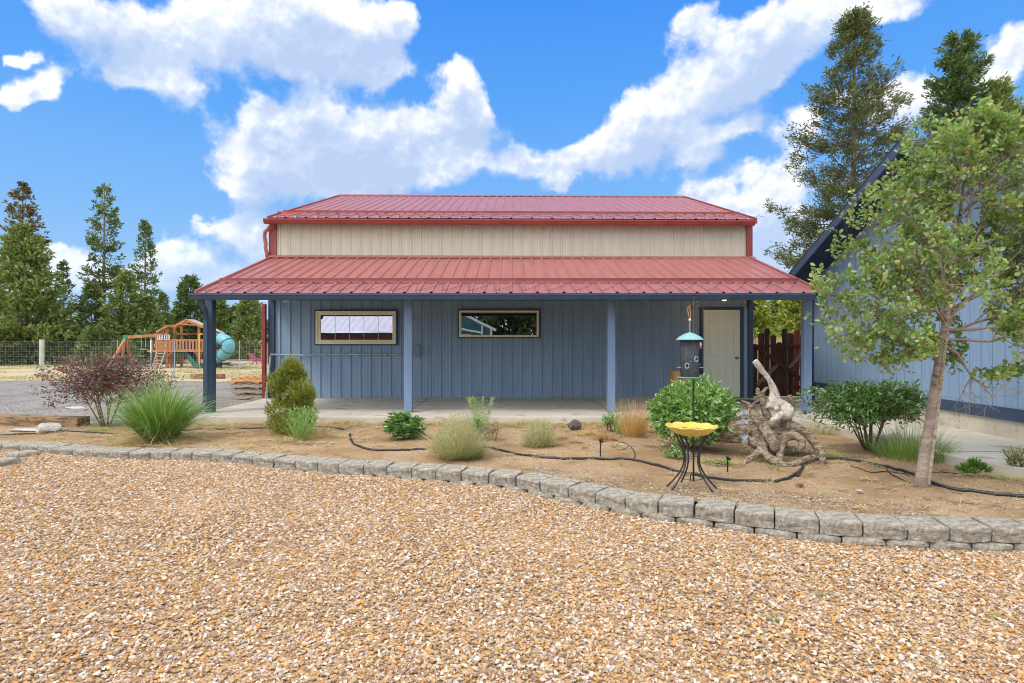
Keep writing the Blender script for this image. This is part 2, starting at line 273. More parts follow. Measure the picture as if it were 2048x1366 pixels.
# ---------------------------------------------------------------- object helpers
ORG = {}
def tag(o, label=None, cat=None, group=None, kind=None):
    if label: o['label'] = label
    if cat: o['category'] = cat
    if group: o['group'] = group
    if kind: o['kind'] = kind
    return o
def thing(name, label, cat, loc, group=None):
    o = bpy.data.objects.new(name, None); COL.objects.link(o); o.location = loc; o.empty_display_size = .1
    ORG[o] = Vector(loc); return tag(o, label, cat, group)
def link_mesh(name, me, material, parent=None, smooth=False):
    o = bpy.data.objects.new(name, me); COL.objects.link(o)
    if material: me.materials.append(M[material] if isinstance(material, str) else material)
    if smooth: me.polygons.foreach_set('use_smooth', [True]*len(me.polygons))
    return o
class MB:
    def __init__(s): s.v = []; s.f = []
    def add(s, vs, fs):
        k = len(s.v); s.v += [tuple(p) for p in vs]; s.f += [tuple(i+k for i in f) for f in fs]; return s
    def box(s, x0, x1, y0, y1, z0, z1):
        return s.add([(x0,y0,z0),(x1,y0,z0),(x1,y1,z0),(x0,y1,z0),(x0,y0,z1),(x1,y0,z1),(x1,y1,z1),(x0,y1,z1)],
                     [(3,2,1,0),(4,5,6,7),(0,1,5,4),(1,2,6,5),(2,3,7,6),(3,0,4,7)])
    def bar(s, a, b_, w_, h_, up=(0, 0, 1)):
        a = Vector(a); b_ = Vector(b_); d = (b_-a).normalized(); u = Vector(up)
        r = d.cross(u)
        if r.length < 1e-4: r = d.cross(Vector((0, 1, 0)))
        r.normalize(); u = r.cross(d); r *= w_/2; u *= h_/2
        vs = [a-r-u, a+r-u, a+r+u, a-r+u, b_-r-u, b_+r-u, b_+r+u, b_-r+u]
        return s.add(vs, [(0,1,2,3)[::-1], (4,5,6,7), (0,1,5,4), (1,2,6,5), (2,3,7,6), (3,0,4,7)])
    def tube(s, pts, rad, n=8, cap=True):
        pts = [Vector(p) for p in pts]
        if not hasattr(rad, '__len__'): rad = [rad]*len(pts)
        k = len(s.v); prev = None
        for i, p in enumerate(pts):
            d = (pts[min(i+1, len(pts)-1)]-pts[max(i-1, 0)]).normalized()
            if prev is None:
                prev = d.orthogonal().normalized()
            prev = (prev-d*prev.dot(d)).normalized(); q = d.cross(prev)
            for j in range(n):
                a = 2*math.pi*j/n; s.v.append(tuple(p+(prev*math.cos(a)+q*math.sin(a))*rad[i]))
        for i in range(len(pts)-1):
            for j in range(n):
                a = k+i*n+j; c = k+i*n+(j+1) % n; s.f.append((a, c, c+n, a+n))
        if cap:
            s.f.append(tuple(k+j for j in range(n))[::-1]); s.f.append(tuple(k+(len(pts)-1)*n+j for j in range(n)))
        return s
    def lathe(s, c, prof, n=24, fn=None):
        k = len(s.v); m_ = len(prof)
        for (r, z) in prof:
            for j in range(n):
                a = 2*math.pi*j/n; rr, zz = (r, z) if fn is None else fn(r, z, a)
                s.v.append((c[0]+rr*math.cos(a), c[1]+rr*math.sin(a), c[2]+zz))
        for i in range(m_-1):
            for j in range(n):
                a = k+i*n+j; c_ = k+i*n+(j+1) % n; s.f.append((a, c_, c_+n, a+n))
        return s
    def prism_x(s, prof, x0, x1):        # prof: (y, z) outline, run along X
        n = len(prof); return s.add([(x0, y, z) for y, z in prof]+[(x1, y, z) for y, z in prof],
            [(i, (i+1) % n, (i+1) % n+n, i+n) for i in range(n)]+[tuple(range(n))[::-1], tuple(range(n, 2*n))])
    def poly_z(s, prof, z0, z1):
        n = len(prof); return s.add([(x, y, z0) for x, y in prof]+[(x, y, z1) for x, y in prof],
            [(i, (i+1) % n, (i+1) % n+n, i+n) for i in range(n)]+[tuple(range(n))[::-1], tuple(range(n, 2*n))])
    def poly_y(s, prof, y0, y1):         # prof: (x, z) outline
        n = len(prof); return s.add([(x, y0, z) for x, z in prof]+[(x, y1, z) for x, z in prof],
            [(i, (i+1) % n, (i+1) % n+n, i+n) for i in range(n)]+[tuple(range(n))[::-1], tuple(range(n, 2*n))])
    def build(s, name, material, parent=None, smooth=False, bevel=0, org=None, fixn=True):
        if parent is not None: O = ORG[parent]
        elif org is not None: O = Vector(org)
        else:
            a = np.array(s.v); O = Vector(((a[:, 0].min()+a[:, 0].max())/2, (a[:, 1].min()+a[:, 1].max())/2, a[:, 2].min()))
        me = bpy.data.meshes.new(name); me.from_pydata([(x-O[0], y-O[1], z-O[2]) for x, y, z in s.v], [], s.f)
        if fixn:
            bm = bmesh.new(); bm.from_mesh(me); bmesh.ops.recalc_face_normals(bm, faces=bm.faces); bm.to_mesh(me); bm.free()
        o = link_mesh(name, me, material, None, smooth); ORG[o] = O
        if parent is not None: o.parent = parent
        else: o.location = O
        if bevel:
            bv = o.modifiers.new('bevel', 'BEVEL'); bv.width = bevel; bv.segments = 2; bv.limit_method = 'ANGLE'
        return o
def npmesh(name, V, F, material, parent=None, org=None, smooth=False):
    """V (n,3) float array, F (m,k) int array of k-gons"""
    O = ORG[parent] if parent is not None else Vector(org if org is not None else (0, 0, 0))
    V = np.asarray(V, dtype=np.float32)-np.array(O, dtype=np.float32); F = np.asarray(F, dtype=np.int32)
    me = bpy.data.meshes.new(name); me.vertices.add(len(V)); me.vertices.foreach_set('co', V.ravel())
    me.loops.add(F.size); me.loops.foreach_set('vertex_index', F.ravel()); me.polygons.add(len(F))
    me.polygons.foreach_set('loop_start', np.arange(0, F.size, F.shape[1], dtype=np.int32))
    me.update(calc_edges=True)
    o = link_mesh(name, me, material, None, smooth); ORG[o] = O
    if parent is not None: o.parent = parent
    else: o.location = O
    return o
def unit(a): return a/np.maximum(np.linalg.norm(a, axis=-1, keepdims=True), 1e-9)
def leaves(P, D, L, Wd, rng, kind='leaf', fold=.25):
    """arrays of leaf blades: 'leaf' = ovate, 'needle' = diamond; returns V, F"""
    n = len(P); D = unit(D); L = np.broadcast_to(L, (n,))[:, None]; Wd = np.broadcast_to(Wd, (n,))[:, None]
    r = unit(np.cross(D, unit(rng.normal(size=(n, 3))))); u = np.cross(r, D)
    if kind == 'leaf':
        q = [P, P+D*L*.3+r*Wd*.42+u*fold*Wd, P+D*L*.68+r*Wd*.44+u*fold*Wd, P+D*L, P+D*L*.68-r*Wd*.44+u*fold*Wd, P+D*L*.3-r*Wd*.42+u*fold*Wd]
        V = np.stack(q, 1).reshape(-1, 3); k = np.arange(n)[:, None]*6
        F = np.concatenate([k+np.array([0, 1, 2, 3]), k+np.array([0, 3, 4, 5])], 1).reshape(-1, 4)
    else:
        V = np.stack([P, P+D*L*.45+r*Wd*.5, P+D*L, P+D*L*.45-r*Wd*.5], 1).reshape(-1, 3)
        F = np.arange(n)[:, None]*4+np.array([0, 1, 2, 3])
    return V, F
def blades(P, D, L, Wd, bend, rng, seg=5):
    """curved tapering strips that start along D and sag"""
    n = len(P); D = unit(D); L = np.broadcast_to(L, (n,)); bend = np.broadcast_to(bend, (n,)); Wd = np.broadcast_to(Wd, (n,))
    h = D.copy(); h[:, 2] = 0; h = unit(h+rng.normal(size=(n, 3))*1e-3); side = np.stack([-h[:, 1], h[:, 0], np.zeros(n)], 1)
    side = unit(side+rng.normal(size=(n, 3))*.4)
    V = []
    for i in range(seg+1):
        t = i/seg; c = P+D*(L*t)[:, None]+h*(L*bend*.35*t*t)[:, None]; c[:, 2] -= L*bend*.75*t**2.3
        wd = (Wd*(1-t**1.6)*.5+.0004)[:, None]; V += [c-side*wd, c+side*wd]
    V = np.stack(V, 1).reshape(-1, 3); m_ = 2*(seg+1)
    k = np.arange(n)[:, None]*m_
    F = np.concatenate([k+np.array([2*i, 2*i+1, 2*i+3, 2*i+2]) for i in range(seg)], 1).reshape(-1, 4)
    return V, F
rng = np.random.default_rng(7); random.seed(7)
# ---------------------------------------------------------------- the garden edging curve (front top edge of the blocks)
EDGE_PX = [(-260,884),(-120,886),(0,888),(70,891),(174,900.5),(254,902.5),(379,904),(500,911),(631,926),(771,931),(869,938.5),(974,945.5),(1035,952),(1076,962),(1134,973),
           (1190,984),(1248,994.5),(1316,1003),(1387,1010),(1467,1021),(1549,1031),(1641,1040),(1729,1046),(1820,1051),(1905,1054),(1990,1055.5),(2075,1057),(2250,1060),(2500,1064)]
ep = np.array([G(x, y, .14)[:2] for x, y in EDGE_PX])
tt = np.linspace(0, 1, len(ep)); ts = np.linspace(0, 1, 900)
ec = np.stack([np.interp(ts, tt, ep[:, 0]), np.interp(ts, tt, ep[:, 1])], 1)
ker = np.ones(31)/31
for c in range(2):
    pad = np.concatenate([np.full(15, ec[0, c])+(np.arange(15)-15)*(ec[1, c]-ec[0, c]), ec[:, c], np.full(15, ec[-1, c])+(np.arange(15)+1)*(ec[-1, c]-ec[-2, c])])
    ec[:, c] = np.convolve(pad, ker, 'valid')
ecpx = 1024+FPX*ec[:, 0]/ec[:, 1]
def edge_at(px): return np.array([np.interp(px, ecpx, ec[:, 0]), np.interp(px, ecpx, ec[:, 1])])
def yw(x): return np.interp(x, ec[:, 0], ec[:, 1])
def gravel_z(x): return np.interp(x, [-7, -5, -2, 0, 2, 6], [.05, .04, .015, -.01, -.035, -.04])
def grid(name, xs, yfun, nrow, zfun, material, kind, smooth=True, drop=0):
    V = []; nx = len(xs)
    for x in xs:
        y0, y1 = yfun(x)
        for k in range(nrow+1):
            y = y0+(y1-y0)*k/nrow; V.append((x, y, zfun(x, y)))
    V = np.array(V); F = []
    i, k = np.meshgrid(np.arange(nx-1), np.arange(nrow), indexing='ij'); a = (i*(nrow+1)+k).ravel()
    F = np.stack([a, a+nrow+1, a+nrow+2, a+1], 1)
    o = npmesh(name, V, F, material, smooth=smooth); tag(o, kind=kind); return o
# ---------------------------------------------------------------- ground
def gh(x, y):
    if -13 < x < 9 and y < 10.6: return -.22
    h = .06
    if y > 26: h -= (min(y, 70)-26)*.004
    return h+.03*mnoise.noise(Vector((x*.3, y*.3, 0)))*(y > 22)
xs = [-600,-300,-150,-80]+list(np.arange(-50, -13, 2))+[-13.01, -12.99]+list(np.arange(-12, 9, 1))+[8.99, 9.01]+list(np.arange(11, 50, 3))+[80,150,300,600]
ys = [-300,-120,-60,-30,-15,-8,-4,0,4,8,10.59,10.61]+list(np.arange(12, 70, 1.5))+[90,130,200,400,900]
V = [(x, y, gh(x, y)) for x in xs for y in ys]; n_ = len(ys)
F = [(i*n_+k, (i+1)*n_+k, (i+1)*n_+k+1, i*n_+k+1) for i in range(len(xs)-1) for k in range(n_-1)]
tag(npmesh('ground', V, F, 'ground', smooth=True), kind='structure')
soilz = lambda x, y: .108+.016*mnoise.noise(Vector((x*2, y*2, 3)))+.011*mnoise.noise(Vector((x*9, y*9, 1)))+.006*mnoise.noise(Vector((x*25, y*25, 5)))
grid('garden_soil', np.arange(-12.8, 8.8, .045), lambda x: (float(yw(x))+.235, 10.22), 130, soilz, 'soil', 'structure')
grid('gravel_bed', np.arange(-12.5, 8.9, .25), lambda x: (.4, float(yw(x))+.32), 30, lambda x, y: float(gravel_z(x))+.012*mnoise.noise(Vector((x*1.2, y*1.2, 0))), 'gravel_base', 'structure')
grid('gravel_driveway', np.arange(-60, -5.55, .25), lambda x: (10.12, 20.6+.5*mnoise.noise(Vector((x*.4, 0, 0)))-.35*(x+5.6)*.12), 60,
     lambda x, y: .105+.02*mnoise.noise(Vector((x*1.5, y*1.5, 0))), 'grey_gravel', 'structure')
# crushed stone as instanced real stones
def stone_meshes(n, seed, flat=.6):
    out = []; r = np.random.default_rng(seed)
    for i in range(n):
        bm = bmesh.new()
        for p in unit(r.normal(size=(13, 3)))*r.uniform(.75, 1, (13, 1)): bm.verts.new((p[0]*.62, p[1]*.47, p[2]*.47*flat))
        bmesh.ops.convex_hull(bm, input=bm.verts); me = bpy.data.meshes.new('stone'); bm.to_mesh(me); bm.free(); out.append(me)
    return out
def scatter(name, V, F, material, density, smin, smax, seed, zoff=0, flat=.6, dens_noise=None):
    """a surface that carries loose stones: geometry nodes instance them"""
    me = bpy.data.meshes.new(name); me.from_pydata([tuple(v) for v in V], [], [tuple(f) for f in F])
    o = bpy.data.objects.new(name, me); COL.objects.link(o)
    c = bpy.data.collections.new(name+'_kinds')
    for k, sm in enumerate(stone_meshes(7, seed, flat)):
        sm.materials.append(M[material]); so_ = bpy.data.objects.new('stone', sm); c.objects.link(so_)
    g = bpy.data.node_groups.new(name, 'GeometryNodeTree')
    g.interface.new_socket('Geometry', in_out='INPUT', socket_type='NodeSocketGeometry')
    g.interface.new_socket('Geometry', in_out='OUTPUT', socket_type='NodeSocketGeometry')
    N = g.nodes; L = g.links; gi = N.new('NodeGroupInput'); go = N.new('NodeGroupOutput')
    dp = N.new('GeometryNodeDistributePointsOnFaces'); dp.inputs['Density'].default_value = density; dp.inputs['Seed'].default_value = seed
    L.new(gi.outputs[0], dp.inputs['Mesh'])
    if dens_noise:
        nn = N.new('ShaderNodeTexNoise'); nn.inputs['Scale'].default_value = dens_noise; mr = N.new('ShaderNodeMapRange')
        L.new(nn.outputs['Fac'], mr.inputs[0]); mr.inputs[1].default_value = .4; mr.inputs[2].default_value = .62; mr.inputs[4].default_value = density
        L.new(mr.outputs[0], dp.inputs['Density'])
    ci = N.new('GeometryNodeCollectionInfo'); ci.inputs[0].default_value = c; ci.inputs['Separate Children'].default_value = True
    ci.inputs['Reset Children'].default_value = True
    ip = N.new('GeometryNodeInstanceOnPoints'); ip.inputs['Pick Instance'].default_value = True
    L.new(dp.outputs['Points'], ip.inputs['Points']); L.new(ci.outputs[0], ip.inputs['Instance'])
    rv = N.new('FunctionNodeRandomValue'); rv.data_type = 'FLOAT_VECTOR'; rv.inputs[0].default_value = (-.55, -.55, 0); rv.inputs[1].default_value = (.55, .55, 6.28)
    L.new(rv.outputs[0], ip.inputs['Rotation'])
    rs = N.new('FunctionNodeRandomValue'); rs.data_type = 'FLOAT'; rs.inputs[2].default_value = 0; rs.inputs[3].default_value = 1; rs.inputs['Seed'].default_value = 5
    pw = N.new('ShaderNodeMath'); pw.operation = 'POWER'; L.new(rs.outputs[1], pw.inputs[0]); pw.inputs[1].default_value = 1.8
    m3 = N.new('ShaderNodeMapRange'); L.new(pw.outputs[0], m3.inputs[0]); m3.inputs[3].default_value = smin; m3.inputs[4].default_value = smax
    L.new(m3.outputs[0], ip.inputs['Scale'])
    r2 = N.new('FunctionNodeRandomValue'); r2.data_type = 'FLOAT_VECTOR'; r2.inputs[0].default_value = (0, 0, zoff-.006); r2.inputs[1].default_value = (0, 0, zoff+.012); r2.inputs['Seed'].default_value = 9
    tr = N.new('GeometryNodeTranslateInstances'); L.new(ip.outputs[0], tr.inputs[0]); tr.inputs['Local Space'].default_value = False
    L.new(r2.outputs[0], tr.inputs['Translation']); L.new(tr.outputs[0], go.inputs[0])
    md = o.modifiers.new('scatter', 'NODES'); md.node_group = g
    return o
def strip_surface(xs, y0f, y1f, n, zf):
    V = []; F = []
    for x in xs:
        for k in range(n+1):
            y = y0f(x)+(y1f(x)-y0f(x))*k/n; V.append((x, y, zf(x, y)))
    for i in range(len(xs)-1):
        for k in range(n): a = i*(n+1)+k; F.append((a, a+n+1, a+n+2, a+1))
    return V, F
stonemat('gravel_stone', [(.47,.28,.11),(.30,.165,.07),(.68,.62,.51),(.50,.34,.18),(.54,.235,.035),(.37,.29,.25),(.55,.45,.33),(.25,.15,.10),(.47,.43,.42),(.56,.32,.09),(.72,.67,.58),(.40,.26,.15),(.26,.15,.07),(.54,.38,.20)])
gx = np.concatenate([np.arange(-8.6, 5.6, .35), [5.6]])
V, F = strip_surface(gx, lambda x: max(2.15, abs(x)*.98-.1), lambda x: max(float(yw(x))-.012, max(2.15, abs(x)*.98-.1)), 8, lambda x, y: float(gravel_z(x))+.004)
o = scatter('gravel', V, F, 'gravel_stone', 5200, .013, .036, 3); tag(o, 'tan, orange and cream crushed stone covering the foreground yard', 'gravel', kind='stuff')
stonemat('soil_pebble', [(.22,.19,.17),(.42,.30,.19),(.55,.42,.28),(.62,.56,.47),(.16,.14,.13),(.48,.33,.19)])
V, F = strip_surface(np.arange(-8.4, 5.9, .12), lambda x: float(yw(x))+.22, lambda x: 10.05 if x < 4.8 else 6.0, 30, lambda x, y: soilz(x, y)+.002)
tag(scatter('soil_pebbles', V, F, 'soil_pebble', 1500, .005, .020, 4, dens_noise=1.1), 'small stones and clods strewn over the bare garden soil', 'pebbles', kind='stuff')
stonemat('dark_pebble', [(.20,.18,.16),(.33,.29,.25),(.50,.44,.36),(.13,.12,.11),(.40,.31,.22),(.58,.53,.46)])
V, F = strip_surface(np.arange(.2, 3.6, .1), lambda x: float(yw(x))+.2, lambda x: float(yw(x))+1.0-.12*abs(x-1.6), 12, lambda x, y: soilz(x, y)+.003)
tag(scatter('fine_gravel_patch', V, F, 'dark_pebble', 4200, .010, .022, 6, dens_noise=1.2), 'fine dark gravel spread over the soil round the bird bath', 'pebbles', kind='stuff')
# ---------------------------------------------------------------- edging blocks
def edging_block(A, B, ztop, h, depth, seed, label, group, course):
    A = np.array(A); B = np.array(B); d = B-A; L = np.linalg.norm(d); d /= L; nrm = np.array([d[1], -d[0]])
    bm = bmesh.new(); bmesh.ops.create_cube(bm, size=1); bmesh.ops.subdivide_edges(bm, edges=bm.edges, cuts=9, use_grid_fill=True)
    s = seed*7.3; g = .007
    zt = ztop+random.uniform(-.006, .006); tl = random.uniform(-.02, .02)
    for v in bm.verts:
        u, q, z = v.co.x+.5, v.co.y+.5, v.co.z+.5          # along, front..back, up
        nar = .08*q
        ch = max(0, z-.82)/.18
        uu = g+(L-2*g)*u; uu += (.5-u)*2*nar*L*.6
        # rounded front corners and a bevelled top lip
        cut = .030*(abs(u-.5)*2)**5
        yy = depth*q+(cut+.014*ch**1.6+.006*(1-z))*(1-q)
        zz = zt-h*(1-z)+tl*(u-.5)*.2-.012*(abs(u-.5)*2)**7*z*(1-q*.7)
        fr = max(0, 1-q*5); nz = mnoise.noise(Vector((uu*14+s, z*2, s)))*.014+mnoise.noise(Vector((uu*60+s, z*7, s)))*.011
        yy += nz*fr; zz += mnoise.noise(Vector((uu*30, q*12, s)))*.0022
        p = A+d*uu-nrm*yy
        v.co = (p[0], p[1], zz)
    me = bpy.data.meshes.new('edging_block'); c = (A+B)/2
    for v in bm.verts: v.co -= Vector((c[0], c[1], ztop-h))
    bm.to_mesh(me); bm.free(); o = link_mesh('edging_block', me, 'block', smooth=True); o.location = (c[0], c[1], ztop-h); ORG[o] = o.location.copy()
    m_ = o.modifiers.new('e', 'EDGE_SPLIT'); m_.split_angle = R(38)
    return tag(o, label, 'edging block', group)
JT = [-2,34,71,103,139,175,214,254,296,338,380,420,460,500,543,586,631,674,724,771,820,869,920,974.5,1028,1075,1133,1187,1247,1314,1387,1467,1549,1640,1729,1820,1905,1990,2075]
def ordn(n): return f"{n}{'th' if 10 <= n % 100 <= 20 else {1:'st',2:'nd',3:'rd'}.get(n % 10, 'th')}"
for i in range(len(JT)-1):
    edging_block(edge_at(JT[i]), edge_at(JT[i+1]), .14, .115, .27, i, f"rough grey concrete block, {ordn(i+1)} from left in the upper course of the garden edging",
                 'blocks of the upper edging course', 1)
for k, (a, b_) in enumerate([(-42, -2), (2075, 2165), (2165, 2258), (2258, 2355), (2355, 2455), (-84, -42), (-128, -84)]):
    edging_block(edge_at(a), edge_at(b_), .14, .115, .27, 80+k, 'grey concrete edging block, ' + ['first past the left', 'first past the right', 'second past the right', 'third past the right', 'fourth past the right', 'second past the left', 'third past the left'][k] + ' end of the upper course in view', 'blocks of the upper edging course', 1)
for i in range(14, len(JT)-1):
    a = (JT[i]+JT[i+1])/2; b_ = (JT[i+1]+(JT[i+2] if i+2 < len(JT) else JT[i+1]+85))/2
    A = edge_at(a); B = edge_at(b_); d = (B-A)/np.linalg.norm(B-A); nr = np.array([d[1], -d[0]])*.012
    edging_block(A+nr, B+nr, .027, .12, .18, 200+i, f"half buried lower course block under the joint right of the {ordn(i+1)} upper block", 'blocks of the lower edging course', 2)
for k, (p, q, zt, lb) in enumerate([(G(-14, 926, .12), G(48, 914, .12), .125, 'loose grey edging block lying in the gravel at the left, nearer the camera'),
                                (G(20, 908, .12), G(84, 900, .12), .115, 'loose flat edging block sunk in the gravel just behind the nearer loose block')]):
    edging_block(np.array(p[:2]), np.array(q[:2]), zt, .11, .2, 300+k, lb, 'loose edging blocks', 1)
# ---------------------------------------------------------------- slab and walkway
mb = MB(); mb.poly_z([(-5.62, 10.13), (4.6, 10.13), (4.82, 9.9), (4.9, 8.0), (4.95, 6.75), (5.12, 6.2), (5.6, 5.4), (6.6, 4.6), (6.75, 4.6), (6.75, 13.75), (5.4, 13.75), (-5.62, 13.75)], -.1, .21)
tag(mb.build('concrete_slab', 'concrete', bevel=.008), kind='structure')
jm = MB(); jm.box(-5.6, 4.75, 11.325, 11.337, .2105, .2145)
for x in (-1.9, 1.79, 4.9): jm.box(x-.005, x+.005, (10.14 if x < 4 else 6.9), 13.5, .2105, .2145)
jm.box(4.92, 6.6, 6.92, 6.932, .2105, .2145); jm.box(4.92, 6.6, 9.9, 9.912, .2105, .2145)
tag(jm.build('concrete_path_joints', mat('joint', (.16, .145, .12), rough=.95)), kind='structure')
# ---------------------------------------------------------------- ribbed metal sheets
def ribbed(mb, x0, x1, P0, P1, out, period=.2297, phase=-4.613, rib=.024, flip=False):
    """sheet between line P0 and line P1 ((y,z) each), running along X; out = (y,z) unit normal"""
    off = [(-.032, 0), (-.013, rib), (.013, rib), (.032, 0), (.068, 0), (.074, .003), (.084, .003), (.090, 0), (.140, 0), (.146, .003), (.156, .003), (.162, 0)]
    pts = [(x0, 0)]; k0 = math.floor((x0-phase)/period)-1; k1 = math.ceil((x1-phase)/period)+1
    for k in range(k0, k1+1):
        for a, h in off:
            x = phase+k*period+a
            if x0+.002 < x < x1-.002: pts.append((x, h))
    pts.append((x1, 0)); V = []; F = []
    for x, h in pts:
        for (y, z) in (P0, P1): V.append((x, y+out[0]*h, z+out[1]*h))
    for i in range(len(pts)-1): a = 2*i; F.append((a, a+2, a+3, a+1))
    mb.add(V, F)
def screws(mb, xs, y, z, out=(-1, 0), r=.005, h=.006):
    for x in xs:
        mb.box(x-r, x+r, y-h if out[0] else y-r, y, z-r, z+r)
# ---------------------------------------------------------------- the workshop
XL, XR, YW, YB = -5.53, 5.47, 13.55, 24.3
shop = thing('workshop_building', 'long blue and beige metal workshop with red metal roof and full width porch', 'building', (0, YW, .21))
shear = lambda x, z: -.004*(x-XL)*max(0, min(1, (z-2.6)/1.2))
def shb(mb, *a, **k):
    mb.v = [(x, y, z+shear(x, z)) for x, y, z in mb.v]; return mb.build(*a, **k)
# lower wall
mb = MB(); ribbed(mb, -5.43, 4.285, (YW, .215), (YW, 3.2), (-1, 0)); ribbed(mb, 4.285, 5.29, (YW, 2.275), (YW, 3.2), (-1, 0))
ribbed(mb, 5.27, 5.30, (YW, .215), (YW, 2.28), (-1, 0)); mb.box(5.27, 5.385, YW-.03, YW+.05, .215, 2.28)
lw = mb.build('lower_wall', 'wall_blue', shop, fixn=False)
mb = MB(); screws(mb, [-4.613+.2297*k+.05 for k in range(-3, 42)], YW-.002, .95); screws(mb, [-4.613+.2297*k+.05 for k in range(-3, 42)], YW-.002, 2.05); 
mb.build('screw_heads', 'navy', lw)['kind'] = 'stuff'
# hidden core, side and back walls
mb = MB(); pr = [(YW+.03, .1), (YB, .1), (YB, 4.2), (18.9, 6.02), (YW+.03, 4.2)]; mb.prism_x(pr, XL+.02, XR-.02)
shb(mb, 'side_walls', 'beige', shop)
# upper wall
mb = MB(); ribbed(mb, -5.37, 5.34, (YW-.01, 3.3), (YW-.01, 4.22), (-1, 0)); screws(mb, [-4.613+.2297*k-.04 for k in range(-3, 43)], YW-.012, 3.74, r=.006); uw = shb(mb, 'upper_wall', 'beige', shop, fixn=False)
for x0, x1 in ((XL-.01, -5.37), (5.34, XR+.01)):
    shb(MB().box(x0, x1, YW-.045, YW+.1, 3.32, 4.2), 'upper_corner_trim', 'trim_red', shop)
for x0, x1 in ((XL-.02, -5.415), (5.375, 5.495)):
    MB().box(x0, x1, YW-.05, YW+.1, .215, 2.6).build('corner_trim', 'navy', shop)
MB().box(5.372, 5.386, YW-.055, YW+.02, .215, 2.4).build('trim_edge', 'black', shop)
# main roof: front and back slopes
sl_ = (6.15-4.28)/5.6; nn = Vector((0, -sl_, 1)).normalized(); out = (nn.y, nn.z)
mb = MB(); ribbed(mb, -5.45, 5.46, (13.27, 4.275), (18.9, 6.15), out, rib=.022); ribbed(mb, -5.45, 5.46, (18.9, 6.15), (24.5, 4.275), (-out[0], out[1]), rib=.022)
rf = shb(mb, 'main_roof', 'roof_red', shop, fixn=False)
shb(MB().prism_x([(13.3, 4.235), (18.9, 6.11), (24.5, 4.235), (24.5, 4.262), (18.9, 6.137), (13.3, 4.262)], -5.44, 5.45), 'roof_deck', 'trim_red', rf)
shb(MB().prism_x([(18.7, 6.10), (18.9, 6.17), (19.1, 6.10), (19.1, 6.125), (18.9, 6.197), (18.7, 6.125)], -5.46, 5.47), 'ridge_cap', 'roof_red', rf)
for x in (-5.485, 5.45):
    mb = MB(); mb.prism_x([(13.27, 4.18), (18.9, 6.05), (24.5, 4.18), (24.5, 4.31), (18.9, 6.19), (13.27, 4.31)], x, x+.04); shb(mb, 'rake_trim', 'trim_red', rf)
def snow_bar(parent, x0, x1, y, z, slope, h, name='snow_guard'):
    n = Vector((0, -slope, 1)).normalized(); t_ = Vector((0, 1, slope)).normalized(); p = Vector((0, y, z))+n*.024
    a = p; b_ = p+t_*.07; c = b_+n*h; q = [a, b_, c, c+t_*.006, b_+n*.006+t_*.006+n*0, a+n*.006]
    mb = MB(); mb.prism_x([(v.y, v.z) for v in (a-n*.0, b_, b_+n*h, b_+n*h-t_*.008, b_-t_*.008+n*.008, a+n*.008)], x0, x1); return mb
shb(snow_bar(rf, -5.42, 5.38, 14.0, 4.275+(14.0-13.27)*sl_, sl_, .05), 'snow_guard', 'roof_red', rf)
mb = MB(); mb.add([W(553.6,422,13.95), W(638,428,13.95), W(638,434,13.95), W(553.6,428.5,13.95), W(553.6,422,13.99), W(638,428,13.99), W(638,434,13.99), W(553.6,428.5,13.99)], [(0,1,2,3),(7,6,5,4),(0,4,5,1),(1,5,6,2),(2,6,7,3),(3,7,4,0)])
mb.build('loose_snow_rail', 'bright_red', rf)
def gutter(x0, x1, y, z0, z1):
    h = z1-z0; d = .11
    pr = [(y+d, z0), (y+.035, z0), (y+.022, z0+h*.25), (y+.012, z0+h*.55), (y, z0+h*.72), (y, z0+h), (y+.008, z0+h), (y+.008, z0+h*.74), (y+.03, z0+.3*h), (y+.04, z0+.01), (y+d-.004, z0+.01), (y+d-.004, z1), (y+d, z1)]
    mb = MB(); mb.prism_x(pr, x0, x1); mb.box(x0-.002, x0+.004, y+.003, y+d-.004, z0+h*.3, z1-.004); mb.box(x1-.004, x1+.002, y+.003, y+d-.004, z0+h*.3, z1-.004); return mb
shb(gutter(-5.52, 5.40, 13.15, 4.125, 4.235), 'upper_gutter', 'trim_red', shop)
# heating cable on the upper eave, in short loops
def cable(mb, x0, x1, y0, z0, slope, up, period, r=.004):
    pts = []; x = x0; n = Vector((0, -slope, 1)).normalized()
    while x < x1:
        for fx, fu in ((0, 0), (.2, .16), (.4, .34), (.6, .54), (.78, .80), (.88, .97), (.91, 1), (.94, .75), (.97, .35)):
            u = up*fu*random.uniform(.93, 1.04); p = Vector((x+fx*period, y0+u, z0+u*slope))+n*.03; pts.append(p)
        x += period
    mb.tube(pts, r, 5)
mb = MB(); cable(mb, -5.3, 5.3, 13.3, 4.285, sl_, .42, .46); shb(mb, 'heating_cable', 'black', rf)
mb = MB(); 
for k in range(24): shb(MB().box(-5.3+k*.4594-.015, -5.3+k*.4594+.02, 13.24, 13.275, 4.27, 4.30), 'cable_clip', 'galv', rf)
